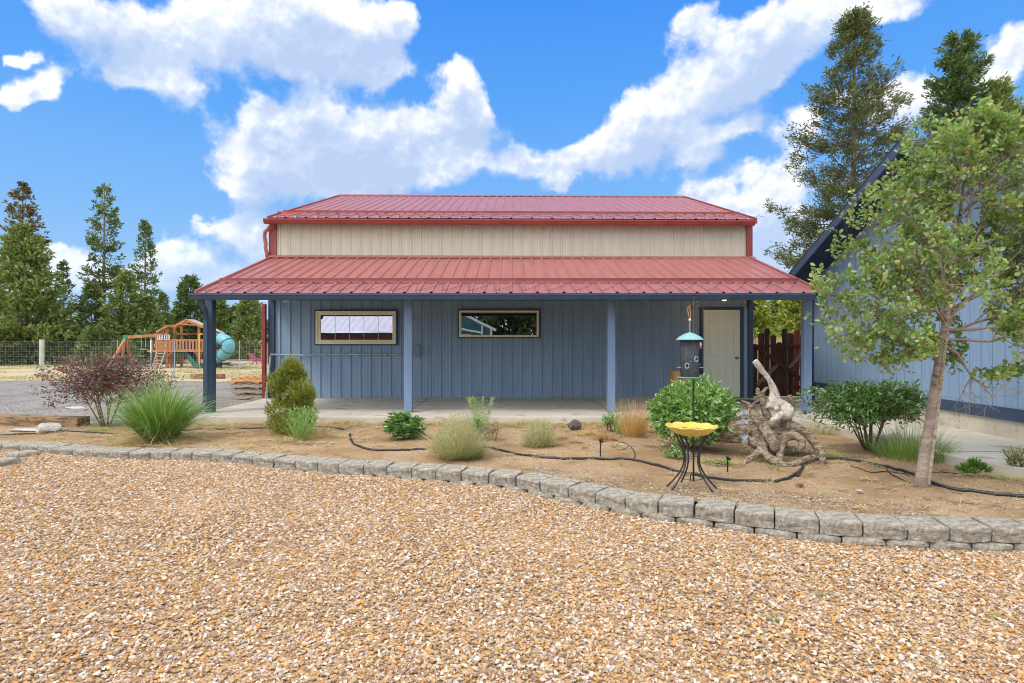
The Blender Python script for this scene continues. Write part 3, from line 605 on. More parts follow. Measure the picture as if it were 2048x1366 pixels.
# ---- porch roof
ps = (3.41-2.345)/(13.5-10.25); nn = Vector((0, -ps, 1)).normalized(); out = (nn.y, nn.z)
mb = MB(); ribbed(mb, -5.46, 5.39, (10.24, 2.336), (13.52, 2.345+3.28*ps), out, rib=.027); pr_ = mb.build('porch_roof', 'roof_red', shop, fixn=False)
MB().prism_x([(10.3, 2.31), (13.5, 2.31+3.2*ps), (13.5, 2.338+3.2*ps), (10.3, 2.338)], -5.45, 5.38).build('roof_deck', 'navy', pr_)
for x in (-5.49, 5.36): MB().prism_x([(10.24, 2.29), (13.5, 2.29+3.26*ps), (13.5, 2.385+3.26*ps), (10.24, 2.385)], x, x+.04).build('rake_trim', 'roof_red', pr_)
shb(MB().prism_x([(13.36, 3.395), (13.54, 3.44), (13.54, 3.475), (13.52, 3.475), (13.36, 3.425)], -5.5, 5.5), 'wall_flashing', 'roof_red', pr_)
snow_bar(pr_, -5.42, 5.33, 10.95, 2.345+.71*ps, ps, .058).build('snow_guard', 'roof_red', pr_)
mb = MB(); cable(mb, -5.35, 5.2, 10.28, 2.35, ps, .62, .4594, .003); mb.build('heating_cable', 'black', pr_)
mb = MB()
for k in range(24): MB().box(-5.3+k*.4594-.014, -5.3+k*.4594+.018, 10.20, 10.245, 2.338, 2.362).build('cable_clip', 'galv', pr_)
mb = MB()
for yy in (11.5, 12.1, 12.7, 13.2):
    for k in range(-4, 44):
        x = -4.613+k*.2297+.045; z = 2.345+(yy-10.24)*ps+.002
        if -5.4 < x < 5.3: mb.box(x-.005, x+.005, yy-.005, yy+.005, z, z+.006)
mb.build('screw_heads', 'trim_red', pr_)['kind'] = 'stuff'
gutter(-5.53, 5.19, 10.13, 2.215, 2.325).build('porch_gutter', 'navy', shop)
MB().box(-5.5, 5.45, 10.29, 10.33, 2.235, 2.335).build('porch_fascia', 'navy', shop)
MB().box(-5.5, 5.45, 10.72, 10.86, 2.262, 2.43).build('porch_beam', 'navy_soffit', shop)
MB().box(-5.5, 5.45, 10.80, YW-.03, 2.435, 2.455).build('porch_ceiling', 'navy_soffit', shop)
def post(x, m):
    mb = MB(); mb.box(x-.07, x+.07, 10.78, 10.92, .212, 2.26); mb.build('porch_post', m, shop, bevel=.006)
post(-5.515, 'navy'); post(-1.893, 'post_blue'); post(1.81, 'post_blue'); post(5.385, 'post_blue')
# downspout in front of the left post
def rect_pipe(pts, w_, d_, name, m, parent, ribs=True):
    mb = MB(); k = 0; n = 4; V = []
    P = [Vector(p) for p in pts]
    for i, p in enumerate(P):
        t_ = (P[min(i+1, len(P)-1)]-P[max(i-1, 0)]).normalized(); r = Vector((1, 0, 0)); r = (r-t_*r.dot(t_)).normalized(); u = t_.cross(r)
        V += [p+r*w_/2+u*d_/2, p-r*w_/2+u*d_/2, p-r*w_/2-u*d_/2, p+r*w_/2-u*d_/2]
    F = [(i*4+j, i*4+(j+1) % 4, i*4+4+(j+1) % 4, i*4+4+j) for i in range(len(P)-1) for j in range(4)]+[(0, 1, 2, 3), tuple(len(P)*4-4+j for j in (3, 2, 1, 0))]
    return mb.add(V, F).build(name, m, parent, bevel=.004)
zt = 2.22
dpts = [W(403, 597, 10.25), W(404, 606, 10.28), W(408, 616, 10.5), W(411.5, 624, 10.62), W(412, 640, 10.68), W(412, 700, 10.68), W(412, 780, 10.68), W(411.5, 796, 10.68), W(410, 806, 10.66), W(406, 815, 10.62), W(399, 821, 10.55), W(392, 823, 10.5)]
rect_pipe(dpts, .075, .06, 'downspout', 'navy', shop)
# upper left downspout, bent
mb = MB(); mb.tube([W(541, 447, 13.4), W(541, 451, 13.4), W(536, 458, 13.4), W(530, 464, 13.42), W(529, 474, 13.45), W(531.5, 487, 13.45), W(531, 497, 13.45), W(534, 507, 13.45), W(535.5, 516, 13.45)], .042, 10)
mb.build('bent_downspout', mat('faded_red', (.30, .09, .07), (.36, .12, .10), 4, .5), shop, smooth=True)
mb = MB(); mb.box(-5.66, -5.575, 13.40, 13.49, .22, 2.35); mb.build('red_downspout', 'trim_red', shop, bevel=.01)
# conduit and boxes
mb = MB(); cz = lambda x: W(x, 0, 13.5)
mb.tube([W(531, 800, 13.38), W(536, 760, 13.4), W(541, 714, 13.42)], .024, 8); mb.tube([W(541, 714, 13.42), W(541, 709, 13.42), W(560, 709.5, 13.46), W(600, 710.5, 13.5), (-4.2, 13.5, W(0, 709, 13.5)[2]), W(700, 708.6, 13.5), W(760, 709, 13.5), W(832, 709, 13.5)], .021, 8)
for x in (560, 650, 710, 771): p = W(x, 709.3, 13.5); mb.box(p[0]-.02, p[0]+.02, 13.48, 13.53, p[2]-.022, p[2]+.022)
mb.build('conduit', 'galv', shop, smooth=False)
a = W(827, 690.5, 13.46); c = W(840, 713, 13.46); MB().box(a[0], c[0], 13.43, 13.53, c[2], a[2]).build('junction_box', mat('box_blue', (.19, .26, .33), rough=.5), shop, bevel=.006)
p = W(856, 700, 13.5); mb = MB(); mb.tube([(p[0]+.02, 13.52, .22), (p[0], 13.515, .35), (p[0]+.02, 13.52, 1.2), (p[0]+.01, 13.52, 2.2)], .007, 5); mb.build('cable', 'wall_blue', shop)
mb = MB(); p = W(955, 787, 13.5); mb.tube([(p[0], 13.54, p[2]), (p[0], 13.46, p[2])], .016, 8); mb.tube([(p[0], 13.47, p[2]+.02), (p[0]+.008, 13.45, p[2]-.05)], .013, 8); mb.box(p[0]-.03, p[0]+.03, 13.465, 13.48, p[2]+.03, p[2]+.045); mb.build('water_tap', 'brass', shop)
# windows
def window(x0, x1, y0, y1, gx0, gx1, gy0, gy1, grid_):
    Yf = 13.47; a = W(x0, y0, Yf); c = W(x1, y1, Yf); ga = W(gx0, gy0, Yf); gc = W(gx1, gy1, Yf)
    def ring(o0, o1, z0, z1, i0, i1, j0, j1, ya, yb, mb):
        mb.box(o0, o1, ya, yb, j1, z1); mb.box(o0, o1, ya, yb, z0, j0); mb.box(o0, i0, ya, yb, j0, j1); mb.box(i1, o1, ya, yb, j0, j1)
    mb = MB(); ring(a[0]-.03, c[0]+.03, c[2]-.03, a[2]+.03, a[0]-.002, c[0]+.002, c[2]-.002, a[2]+.002, Yf+.015, YW+.02, mb); s = mb.build('window_surround', 'navy', shop)
    mb = MB(); ring(a[0], c[0], c[2], a[2], a[0]+.045, c[0]-.045, c[2]+.045, a[2]-.045, Yf, YW+.02, mb)
    ring(a[0]+.045, c[0]-.045, c[2]+.045, a[2]-.045, ga[0], gc[0], gc[2], ga[2], Yf+.014, YW+.02, mb); f = mb.build('window_frame', 'tan_vinyl', shop, bevel=.003)
    MB().box(ga[0]-.004, gc[0]+.004, Yf+.038, Yf+.045, gc[2]-.004, ga[2]+.004).build('pane', 'glass', f)
    if grid_:
        mb = MB(); n = 5
        for k in range(1, n): x = ga[0]+(gc[0]-ga[0])*k/n; MB().box(x-.0035, x+.0035, Yf+.031, Yf+.036, gc[2], ga[2]).build('muntin', 'tan_vinyl', f)
    else:
        mb = MB(); x = (ga[0]+gc[0])/2-.15; mb.box(ga[0], gc[0], Yf+.031, Yf+.036, ga[2]-.018, ga[2]); mb.build('muntin', 'black', f)
window(631, 791.5, 622, 688, 640.6, 784.6, 630, 679.6, True)
window(918, 1077.5, 621, 674, 922.5, 1073.5, 625, 670.5, False)
# door
mb = MB(); mb.box(4.295, 4.355, YW-.06, YW+.05, .215, 2.285); mb.box(5.215, 5.272, YW-.06, YW+.05, .215, 2.285); mb.box(4.355, 5.215, YW-.06, YW+.05, 2.225, 2.285)
mb.build('door_frame', 'navy', shop)
MB().box(4.355, 5.215, YW-.075, YW+.06, .212, .235).build('threshold', 'brass', shop)
d0, d1, db, dt = 4.362, 5.208, .238, 2.22; mb = MB(); mb.box(d0, d1, YW-.012, YW+.03, db, dt)
door = mb.build('door', 'cream', shop)
mb = MB(); wd = d1-d0
for cx in (.29, .71):
    for z0, z1 in ((.08, .40), (.455, .80), (.845, .955)):
        x0 = d0+wd*(cx-.125); x1 = d0+wd*(cx+.125); a = db+(dt-db)*z0; c = db+(dt-db)*z1
        for (p0, p1, q0, q1) in ((x0, x1, c-.012, c), (x0, x1, a, a+.012), (x0, x0+.012, a, c), (x1-.012, x1, a, c)): mb.box(p0, p1, YW-.030, YW-.011, q0, q1)
        mb.box(x0+.04, x1-.04, YW-.024, YW-.011, a+.035, c-.035)
mb.build('door_panel', 'cream', door, bevel=.003)
mb = MB(); k = W(1474, 716, 13.5); mb.tube([(k[0], 13.54, k[2]), (k[0], 13.49, k[2])], [.012, .012], 10); mb.tube([(k[0], 13.497, k[2]), (k[0], 13.485, k[2]), (k[0], 13.465, k[2]), (k[0], 13.457, k[2])], [.015, .028, .028, .015], 14); mb.tube([(k[0], 13.54, k[2]), (k[0], 13.53, k[2])], .032, 14)
mb.build('door_knob', 'brass', door, smooth=True)
# porch lamp under the ceiling, lit
p = W(1448.5, 599, 12.4); mb = MB(); mb.lathe((p[0], p[1], p[2]), [(.0, .055), (.10, .055), (.10, .03), (.062, .02), (.06, .045)], 20); lp = mb.build('porch_lamp', 'white_paint', shop)
mb = MB(); mb.lathe((p[0], p[1], p[2]), [(.058, .035), (.062, .012), (.05, -.012), (.028, -.024), (.001, -.028)], 20); mb.build('bulb', 'glow', lp, smooth=True)
MB().box(p[0]-.07, p[0]+.07, p[1]-.07, p[1]+.07, p[2]+.055, 2.437).build('lamp_mount', 'navy_soffit', lp)
pl = bpy.data.lights.new('lamp_light', 'POINT'); pl.energy = 5; pl.color = (1, .62, .28); pl.shadow_soft_size = .05; plo = bpy.data.objects.new('lamp_light', pl); COL.objects.link(plo); plo.location = (p[0], p[1], p[2]-.06)
# ---------------------------------------------------------------- house on the right
XH = 6.6; hs = thing('neighbouring_house', 'blue board sided house gable on the right with a dark roof overhang and louvred vent', 'house', (XH+2, 9.22, .2))
PK, SLP, EO = 4.61, .45, 4.4
rz = lambda y: PK-SLP*abs(y-9.22)
mb = MB(); y = 4.9; bw = .203; V = []; F = []
while y < 12.93:
    y1 = min(y+bw-.011, 12.95)
    ycs = [y, y1] if not (y < 9.22 < y1) else [y, 9.22, y1]
    for a, c in zip(ycs[:-1], ycs[1:]): mb.add([(XH, a, .45), (XH, c, .45), (XH, c, rz(c)-.12), (XH, a, rz(a)-.12)], [(0, 1, 2, 3)])
    g1 = min(y+bw, 12.95)
    if g1 > y1: mb.add([(XH, y1, .45), (XH+.011, y1, .45), (XH+.011, g1, .45), (XH, g1, .45), (XH, y1, rz(y1)-.12), (XH+.011, y1, rz(y1)-.12), (XH+.011, g1, rz(g1)-.12), (XH, g1, rz(g1)-.12)], [(0, 1, 5, 4), (1, 2, 6, 5), (2, 3, 7, 6)])
    y += bw
mb.build('siding', 'house_blue', hs, fixn=False)
mb = MB(); mb.poly_y([(XH+.02, .21), (12.5, .21), (12.5, 2.7), (XH+.02, 2.7)], 4.9, 12.94); mb.add([(x, y, z) for x in (XH+.02, 12.4) for y, z in ((4.95, 2.6), (12.9, 2.6), (9.22, 4.4))], [(0, 1, 2), (5, 4, 3), (0, 3, 4, 1), (1, 4, 5, 2), (2, 5, 3, 0)])
mb.build('house_core', 'house_blue', hs)
MB().box(XH-.022, XH+.03, 4.85, 12.97, .455, .618).build('base_trim', 'navy', hs)
MB().box(XH+.012, XH+.1, 4.8, 12.96, .1, .453).build('foundation', 'foundation', hs)
MB().box(XH-.024, XH+.05, 12.95, 13.05, .2, 2.9).build('corner_trim', 'navy', hs)
y = 11.07; MB().box(XH-.006, XH+.004, 8.79, 8.81, .62, 3.9).build('siding_seam', 'house_blue', hs)
XO = 6.02; th = .17
def roofprof(up, lo, y0=9.22-EO, y1=9.22+EO): return [(y0, rz(y0)+lo), (9.22, PK+lo), (y1, rz(y1)+lo), (y1, rz(y1)+up), (9.22, PK+up), (y0, rz(y0)+up)]
rfh = MB().prism_x(roofprof(-.005, -.045), XO+.02, 13).build('house_roof', 'shingle', hs)
MB().prism_x(roofprof(.014, -.004), XO-.02, 13).build('shingle_layer', 'shingle', rfh)
for a in (.08, .30, .55, .85, 1.2, 1.6, 2.1, 2.7, 3.3): # shingle course lips on the near slope
    y0 = 9.22-a; MB().prism_x([(y0, rz(y0)+.014), (y0+.12, rz(y0+.12)+.014), (y0+.12, rz(y0+.12)+.02), (y0, rz(y0)+.026)], XO-.02, 13).build('shingle_course', 'shingle', rfh)
MB().prism_x(roofprof(-.006, -th), XO-.012, XO+.028).build('rake_board', 'navy', hs)
MB().prism_x(roofprof(-.10, -.135), XO+.03, XH+.02).build('soffit', 'navy_soffit', hs)
# louvred vent
vc = thing; p = (XH, 9.22, 3.72); mb = MB(); s = .27
mb.box(XH-.03, XH+.0, 9.22-s-.05, 9.22+s+.05, 3.6-s, 3.6-s+.06); mb.box(XH-.03, XH, 9.22-s-.05, 9.22+s+.05, 3.6+s-.06, 3.6+s); mb.box(XH-.03, XH, 9.22-s-.05, 9.22-s, 3.6-s, 3.6+s); mb.box(XH-.03, XH, 9.22+s, 9.22+s+.05, 3.6-s, 3.6+s)
v = mb.build('gable_vent', 'navy', hs); mb = MB()
for k in range(7):
    z = 3.6-s+.09+k*.062; mb.add([(XH-.028, 9.22-s, z-.022), (XH-.028, 9.22+s, z-.022), (XH-.004, 9.22+s, z+.02), (XH-.004, 9.22-s, z+.02), (XH-.022, 9.22-s, z-.026), (XH-.022, 9.22+s, z-.026), (XH+.0, 9.22+s, z+.016), (XH, 9.22-s, z+.016)], [(0, 1, 2, 3), (7, 6, 5, 4), (0, 4, 5, 1)])
mb.build('louvre', 'navy', v); MB().box(XH-.003, XH-.001, 9.22-s, 9.22+s, 3.6-s, 3.6+s).build('vent_screen', 'black', v)
# ---------------------------------------------------------------- gate
gt = thing('wooden_gate', 'dark stained wooden garden gate with uneven picket tops and crossed braces', 'gate', (6.1, 13.7, .21))
yg = 13.68; cr = lambda cx: W(1500+cx/6.206, 0, yg)[0]; cz_ = lambda cy: W(0, 620+cy/6.206, yg)[2]
tops = [(28, 96, 420), (106, 180, 282), (182, 248, 225), (256, 326, 312), (328, 402, 400), (400, 470, 230), (472, 546, 290), (548, 620, 250), (624, 700, 320), (704, 780, 380)]
for x0, x1, zt in tops:
    a, c, z = cr(x0), cr(x1)-.006, cz_(zt); m = 'gate_red' if x0 == 548 else 'gate_wood'
    MB().poly_y([(a, .235), (c, .235), (c, z-.035), (c-.03, z), (a+.03, z), (a, z-.035)], yg, yg+.022).build('picket', m, gt, bevel=.002)
for z0, z1 in ((cz_(460), cz_(428)), (cz_(975), cz_(940))): MB().box(cr(24), cr(790), yg-.04, yg-.002, z0, z1).build('rail', 'gate_wood', gt, bevel=.003)
mb = MB(); mb.bar((cr(50), yg-.055, cz_(445)), (cr(640), yg-.055, cz_(870)), .028, .09, up=(0, 0, 1)); mb.build('brace', 'gate_wood', gt)
for (x0, y0, x1, y1) in ((75, 930, 335, 680), (470, 725, 660, 520)):
    mb = MB(); mb.bar((cr(x0), yg-.022, cz_(y0)), (cr(x1), yg-.022, cz_(y1)), .03, .08); mb.build('brace', mat('weathered', (.13, .10, .085), (.2, .16, .13), 6, .9) if 'weathered' not in M else 'weathered', gt)
MB().box(cr(-4), cr(16), yg-.05, yg-.0, cz_(470), cz_(440)).build('latch', 'black', gt)
f = thing('back_fence', 'pale tan board fence seen over the top of the dark gate', 'fence', (6.8, 19, .1)); mb = MB()
for k in range(26): x = 5.6+k*.13; mb.box(x, x+.12, 19, 19.02, .06, 1.60+random.uniform(-.02, .03))
mb.build('boards', 'tan_fence', f)
# ---------------------------------------------------------------- small things on the slab
mb = MB(); mb.poly_z([(4.4, 12.2), (5.28, 12.25), (5.26, 13.05), (4.38, 13.0)], .214, .228); tag(mb.build('door_mat', 'dirty_mat', bevel=.004), 'dark grey door mat on the slab in front of the cream door', 'mat')
mb = MB(); c = W(1367, 742, 11.9); n = 22
mb.lathe((c[0], 11.9, .212), [(.01, 0), (.29, 0), (.27, .12), (.255, .35), (.26, .68), (.245, .70), (.01, .705)], n, fn=lambda r, z, a: (r*(1+.05*math.sin(3*a)+.03*math.sin(7*a+z*3)), z))
tag(mb.build('log_stump', 'log_end', smooth=False), 'tall orange barkless log round standing on the slab behind the round green bush', 'log')
# ---------------------------------------------------------------- garden timbers, rocks
def timber(name, a, b_, w_, h_, m, label, cat, group=None, seed=0):
    mb = MB(); mb.bar(a, b_, w_, h_); o = mb.build(name, m); bm = bmesh.new(); bm.from_mesh(o.data)
    bmesh.ops.subdivide_edges(bm, edges=bm.edges, cuts=6, use_grid_fill=True)
    for v in bm.verts: v.co += Vector((mnoise.noise(v.co*3+Vector((seed, 0, 0))), mnoise.noise(v.co*5+Vector((0, seed, 0))), mnoise.noise(v.co*4+Vector((0, 0, seed)))))*.014
    bm.to_mesh(o.data); bm.free(); return tag(o, label, cat, group)
timber('railroad_tie', (-10.3, 10.02, .185), W(168, 829, 9.75)[:2]+(.165,), .26, .19, 'tie_wood', 'weathered brown railroad tie lying along the edge of the grey gravel at the left', 'timber', seed=1)
timber('railroad_tie', W(384, 752, 22.8)[:2]+(.16,), W(447, 752, 22.6)[:2]+(.16,), .25, .2, 'tie_wood', 'short dark timber lying at the far side of the gravel behind the left porch post', 'timber', seed=5)
def rock(c, r, m, label, seed, cat='rock', group=None, name='rock'):
    bm = bmesh.new(); bmesh.ops.create_icosphere(bm, subdivisions=4, radius=1)
    rr = np.random.default_rng(seed); pl_ = [(Vector(unit(rr.normal(size=3))), rr.uniform(.55, .85)) for _ in range(12)]
    for v in bm.verts:
        for n, d in pl_:
            k = v.co.dot(n)-d
            if k > 0: v.co -= n*k*.92
        v.co *= 1+.07*mnoise.noise(v.co*4+Vector((seed, 0, 0)))
        v.co = Vector((v.co.x*r[0], v.co.y*r[1], v.co.z*r[2]+r[2]*.55))
    me = bpy.data.meshes.new(name); bm.to_mesh(me); bm.free(); o = link_mesh(name, me, m); o.location = c; ORG[o] = Vector(c); o.rotation_euler.z = 0; return tag(o, label, cat, group)
rock(G(103, 860, .12), (.20, .14, .085), 'pale_rock', 'pale angular flat stone lying on the soil beside the railroad tie', 3)
rock(G(84, 866, .12), (.10, .09, .075), 'rock', 'dark grey rough stone leaning against the pale angular stone, on the hose', 4)
rock(G(52, 863, .10), (.33, .14, .035), 'pale_rock', 'long thin grey slab half sunk in the soil left of the dark stone', 5)
rock(G(134, 851, .10), (.22, .12, .04), 'rock', 'thin grey slab lying between the railroad tie and the red bush', 6)
rock(G(1147, 858, .12), (.13, .10, .10), 'dark_rock', 'dark brown stone among dry weeds in front of the slab', 7)
rock(G(150, 817, .10), (.20, .12, .03), 'pale_rock', 'small white flat stone on the grey gravel behind the railroad tie', 9)
rock(G(1718, 984, .12), (.035, .03, .018), 'rock', 'small grey stone on bare soil left of the young tree base', 8)
# irrigation hoses
def hose(px, r, label, m='hose', name='irrigation_hose', z=.12):
    P = [Vector(G(x, y, z)) for x, y in px]; pts = []
    for i in range(len(P)-1):
        p0, p1, p2, p3 = P[max(i-1, 0)], P[i], P[i+1], P[min(i+2, len(P)-1)]
        for k in range(8):
            t = k/8; pts.append(.5*((2*p1)+(p2-p0)*t+(2*p0-5*p1+4*p2-p3)*t*t+(3*p1-p0-3*p2+p3)*t**3))
    pts.append(P[-1])
    for q in pts: q.z = soilz(q.x, q.y)+r*.8+.004*mnoise.noise(Vector((q.x*4, q.y*4, 0)))
    mb = MB(); mb.tube(pts, r, 8); return tag(mb.build(name, m, smooth=True), label, 'hose')
hose([(-30, 871), (60, 867), (120, 862), (180, 864), (250, 867), (330, 862), (400, 858), (470, 857), (545, 855), (600, 854), (655, 853), (688, 858)], .012, 'thin black irrigation hose along the left half of the bed behind the grasses')
hose([(700, 866), (702, 880), (716, 893), (745, 900), (790, 900), (840, 897), (885, 894), (940, 892), (985, 896), (1030, 907), (1080, 914), (1130, 917), (1190, 918), (1245, 918), (1300, 926), (1350, 939), (1400, 950), (1450, 958), (1510, 962), (1560, 960), (1590, 950), (1604, 936)], .015, 'thick black irrigation hose looping across the middle of the bed to the driftwood')
hose([(1645, 917), (1690, 919), (1740, 926), (1790, 938), (1830, 951), (1880, 970), (1940, 980), (2000, 988), (2060, 995), (2150, 1004)], .017, 'thick black irrigation hose running past the young tree to the right edge')
hose([(1700, 930), (1725, 937), (1745, 944), (1770, 943), (1800, 946), (1820, 952)], .006, 'thin looped black tube on the soil left of the young tree', name='drip_tube')
hose([(1772, 934), (1780, 946), (1800, 955), (1822, 963)], .006, 'thin black tube branching down from the hose left of the young tree', name='drip_tube')
hose([(1222, 877), (1245, 883), (1262, 893), (1270, 908), (1268, 917)], .006, 'thin grey tube curving from the dry weeds to the hose near the sprinkler stake', name='drip_tube')
hose([(1864, 941), (1890, 943), (1915, 946)], .007, 'short black tube on the soil right of the young tree', name='drip_tube')
hose([(1612, 1), (1613, 1)][:0] or [(1595, 953), (1604, 936), (1612, 926), (1645, 917)], .015, 'black hose passing under the root of the driftwood')
for px, pt, pb, lb in ((1201, 880, 913, 'short black sprinkler stake left of the bird bath, in front of the dry orange grass'), (1455, 915, 944, 'short black sprinkler stake between the bird bath and the driftwood')):
    b0 = Vector(G(px, pb)); s_ = 1.38/b0.y*0+b0.y/FPX; h = (pb-pt)*s_; st = thing('sprinkler_stake', lb, 'sprinkler', tuple(b0), 'sprinkler stakes')
    mb = MB(); mb.tube([b0, b0+Vector((.0, 0, h))], .0085, 8); mb.build('riser', 'black', st); mb = MB(); mb.tube([b0+Vector((0, 0, h-.02)), b0+Vector((0, 0, h+.01))], .015, 8); mb.box(b0.x+.008, b0.x+.035, b0.y-.008, b0.y+.008, b0.z+h-.03, b0.z+h-.008); mb.build('nozzle', 'black', st)
# ---------------------------------------------------------------- plants of the bed
def cat2(parts):
    Vs, Fs, k = [], [], 0
    for V, F in parts: Vs.append(V); Fs.append(F+k); k += len(V)
    return np.concatenate(Vs), np.concatenate(Fs)
def lump(D, rng, amp=.16, n=9):
    s = np.ones(len(D))
    for _ in range(n):
        d = unit(rng.normal(size=3)); s += amp*np.maximum(0, D@d-.35)*rng.choice([-1, 1.3])
    return s
def bush(name, label, cat, c, r, h0, shoots, per, L, Wd, m, seed, stem_m='stem', stems=9, up=.35, wob=.35, lo=-.25, inner=.55, group=None, slen=.22, amp=.2, spread=.45):
    """leafy shrub: stems from the ground to the crown, leaves set along short shoots; c = foot, r = crown radii, h0 = crown centre height"""
    rng = np.random.default_rng(seed); c = np.array(c); r = np.array(r); t = thing(name, label, cat, tuple(c), group)
    D = unit(rng.normal(size=(shoots*2, 3))); D = D[D[:, 2] > lo][:shoots]; n = len(D); s = lump(D, rng, amp)
    cc = c+np.array([0, 0, h0]); tip = cc+D*r*(s*rng.uniform(inner, 1.04, n))[:, None]
    out = unit(D*np.array([1, 1, .8])+np.array([0, 0, up])+rng.normal(size=(n, 3))*wob)
    P = []; Dd = []
    for k in range(per):
        t_ = k/(per-1)
        P.append(tip-out*slen*(1-t_)*rng.uniform(.8, 1.1, (n, 1))); a = unit(np.cross(out, rng.normal(size=(n, 3))))
        Dd.append(unit(out*(.35+.5*t_)+a*(1.0-.5*t_)+np.array([0, 0, -.12])))
    P = np.concatenate(P); Dd = np.concatenate(Dd); P[:, 2] = np.maximum(P[:, 2], c[2]+.01)
    V, F = leaves(P, Dd, L*rng.uniform(.65, 1.2, len(P)), Wd*rng.uniform(.7, 1.2, len(P)), rng)
    npmesh('foliage', V, F, m, t)
    mb = MB(); idx = rng.choice(n, min(n, stems*6), replace=False)
    for k in range(stems):
        a = 2*math.pi*k/stems; b0 = c+np.array([math.cos(a)*.05, math.sin(a)*.05, -.02]); e = cc+np.array([math.cos(a), math.sin(a), rng.uniform(-.3, .4)])*r*spread
        mid = (b0+e)/2+rng.normal(size=3)*.03+np.array([0, 0, .03]); mb.tube([b0, mid, e], [.012, .009, .006], 6)
        for j in idx[k::stems]: mb.tube([mid if j % 2 else e, (e+tip[j])/2+rng.normal(size=3)*.02, tip[j]], [.006, .004, .002], 4, cap=False)
    mb.build('stem', stem_m, t); return t
def tuft(name, label, cat, c, n, L, Wd, spread, bend, m, seed, base=.05, seg=5, t=None, group=None, elev=(.35, 1.0), part='blades', lmin=.55):
    rng = np.random.default_rng(seed); c = np.array(c)
    if t is None: t = thing(name, label, cat, tuple(c), group)
    a = rng.uniform(0, 2*math.pi, n); u = np.sqrt(rng.uniform(0, 1, n)); P = c+np.stack([np.cos(a)*u*base, np.sin(a)*u*base, np.zeros(n)-.01], 1)
    tilt = u*spread*rng.uniform(.7, 1.2, n); aa = a+rng.normal(size=n)*.5
    D = np.stack([np.cos(aa)*np.sin(tilt), np.sin(aa)*np.sin(tilt), np.cos(tilt)], 1)
    V, F = blades(P, D, L*rng.uniform(lmin, 1.05, n), Wd*rng.uniform(.6, 1.2, n), bend*rng.uniform(.3, 1.3, n)*(.3+.7*u), rng, seg); V[:, 2] = np.maximum(V[:, 2], c[2]+.003)
    npmesh(part, V, F, m, t); return t
def seedhead(c, n, r, h, m, seed, t, size=.012, part='seed_heads', top=.35):
    """a haze of small seed leaves over a dome"""
    rng = np.random.default_rng(seed); D = unit(rng.normal(size=(n, 3))); D[:, 2] = np.abs(D[:, 2]); k = rng.uniform(0, 1, n)**.45*lump(D, rng, .2)
    P = np.array(c)+D*np.stack([k*r, k*r, k*h], 1); keep = P[:, 2] > c[2]+h*top*rng.uniform(0, 1, n)
    P = P[keep]; V, F = leaves(P, unit(rng.normal(size=P.shape)+np.array([0, 0, 1.0])), size*rng.uniform(.6, 1.5, len(P)), size*.4, rng, 'needle'); npmesh(part, V, F, m, t)
Z = .118
# red leaved shrub
bush('red_shrub', 'airy wine red leaved shrub at the left, beside the tall green grass clump', 'shrub', G(212, 852, Z), (.90, .60, .58), .74, 900, 7, .056, .024, 'lf_red', 11, stems=8, up=.55, lo=-.55, inner=.25, slen=.26, amp=.35)
tuft('low_weed', 'low green feathery weed at the foot of the red shrub', 'weed', G(192, 861, Z), 260, .11, .004, 1.3, .5, 'lf_weed', 12, base=.16)
# big grass clump
c = G(322, 880, Z); t = tuft('ornamental_grass', 'tall fountain like green grass clump between the red shrub and the slab', 'ornamental grass', c, 1300, 1.16, .014, .50, .80, 'lf_grass', 13, base=.20, seg=7)
tuft('', '', '', c, 420, .62, .008, 1.35, 1.0, 'lf_straw', 14, base=.2, t=t, part='dry_blades')
tuft('dry_tuft', 'pale straw tuft at the left foot of the tall green grass clump', 'dry grass', G(272, 884, Z), 220, .12, .004, 1.3, .6, 'lf_straw', 15, base=.10)
# golden juniper: irregular column of leaning plumes
def juniper():
    rng = np.random.default_rng(21); c = np.array(G(588, 866, Z)); t = thing('golden_juniper', 'bushy golden green juniper with a crooked top in front of the slab', 'shrub', tuple(c)); s = c[1]/FPX
    px = lambda x, y, dy=0: np.array([(x-1024)*(c[1]+dy)/FPX, c[1]+dy, 1.5-(y-683)*(c[1]+dy)/FPX])
    lobes = [(584,728,11,14),(579,745,20,18),(592,760,20,18),(560,770,19,16),(548,762,12,12),(600,780,24,22),(572,790,28,24),(612,800,15,22),(596,815,30,26),(562,820,26,24),(610,835,22,22),(580,845,34,24),(556,850,20,18),(592,735,10,12),(620,790,10,15),(545,775,9,10),(566,748,12,12),(604,752,9,12)]
    P = []; D = []
    for (x, y, rx, ry) in lobes:
        n = int(rx*ry*.26)+25; d = unit(rng.normal(size=(n, 3))); k = rng.uniform(.5, 1.02, n)[:, None]; dy = rng.uniform(-.1, .1)
        q = px(x, y, dy)+d*k*np.array([rx*s, rx*s, ry*s]); P.append(q); D.append(unit(d*.8+np.array([0, 0, .9])+rng.normal(size=(n, 3))*.2))
    P = np.concatenate(P); D = np.concatenate(D); n = len(P); PP = []; DD = []
    for k in range(13):
        f = k/12; PP.append(P+D*.085*(f-.4)+rng.normal(size=(n, 3))*.004); DD.append(unit(D*(.7+f)+rng.normal(size=(n, 3))*.65))
    PP = np.concatenate(PP); DD = np.concatenate(DD); V, F = leaves(PP, DD, .034*rng.uniform(.7, 1.3, len(PP)), .012, rng, 'needle'); npmesh('foliage', V, F, 'lf_juniper', t)
    mb = MB()
    for k in range(7): e = px(*lobes[k*2][:2]); mb.tube([c+np.array([rng.uniform(-.05, .05), 0, -.02]), (c+e)/2+rng.normal(size=3)*.03, e], [.02, .013, .005], 6)
    mb.build('stem', 'stem', t); return t
juniper()
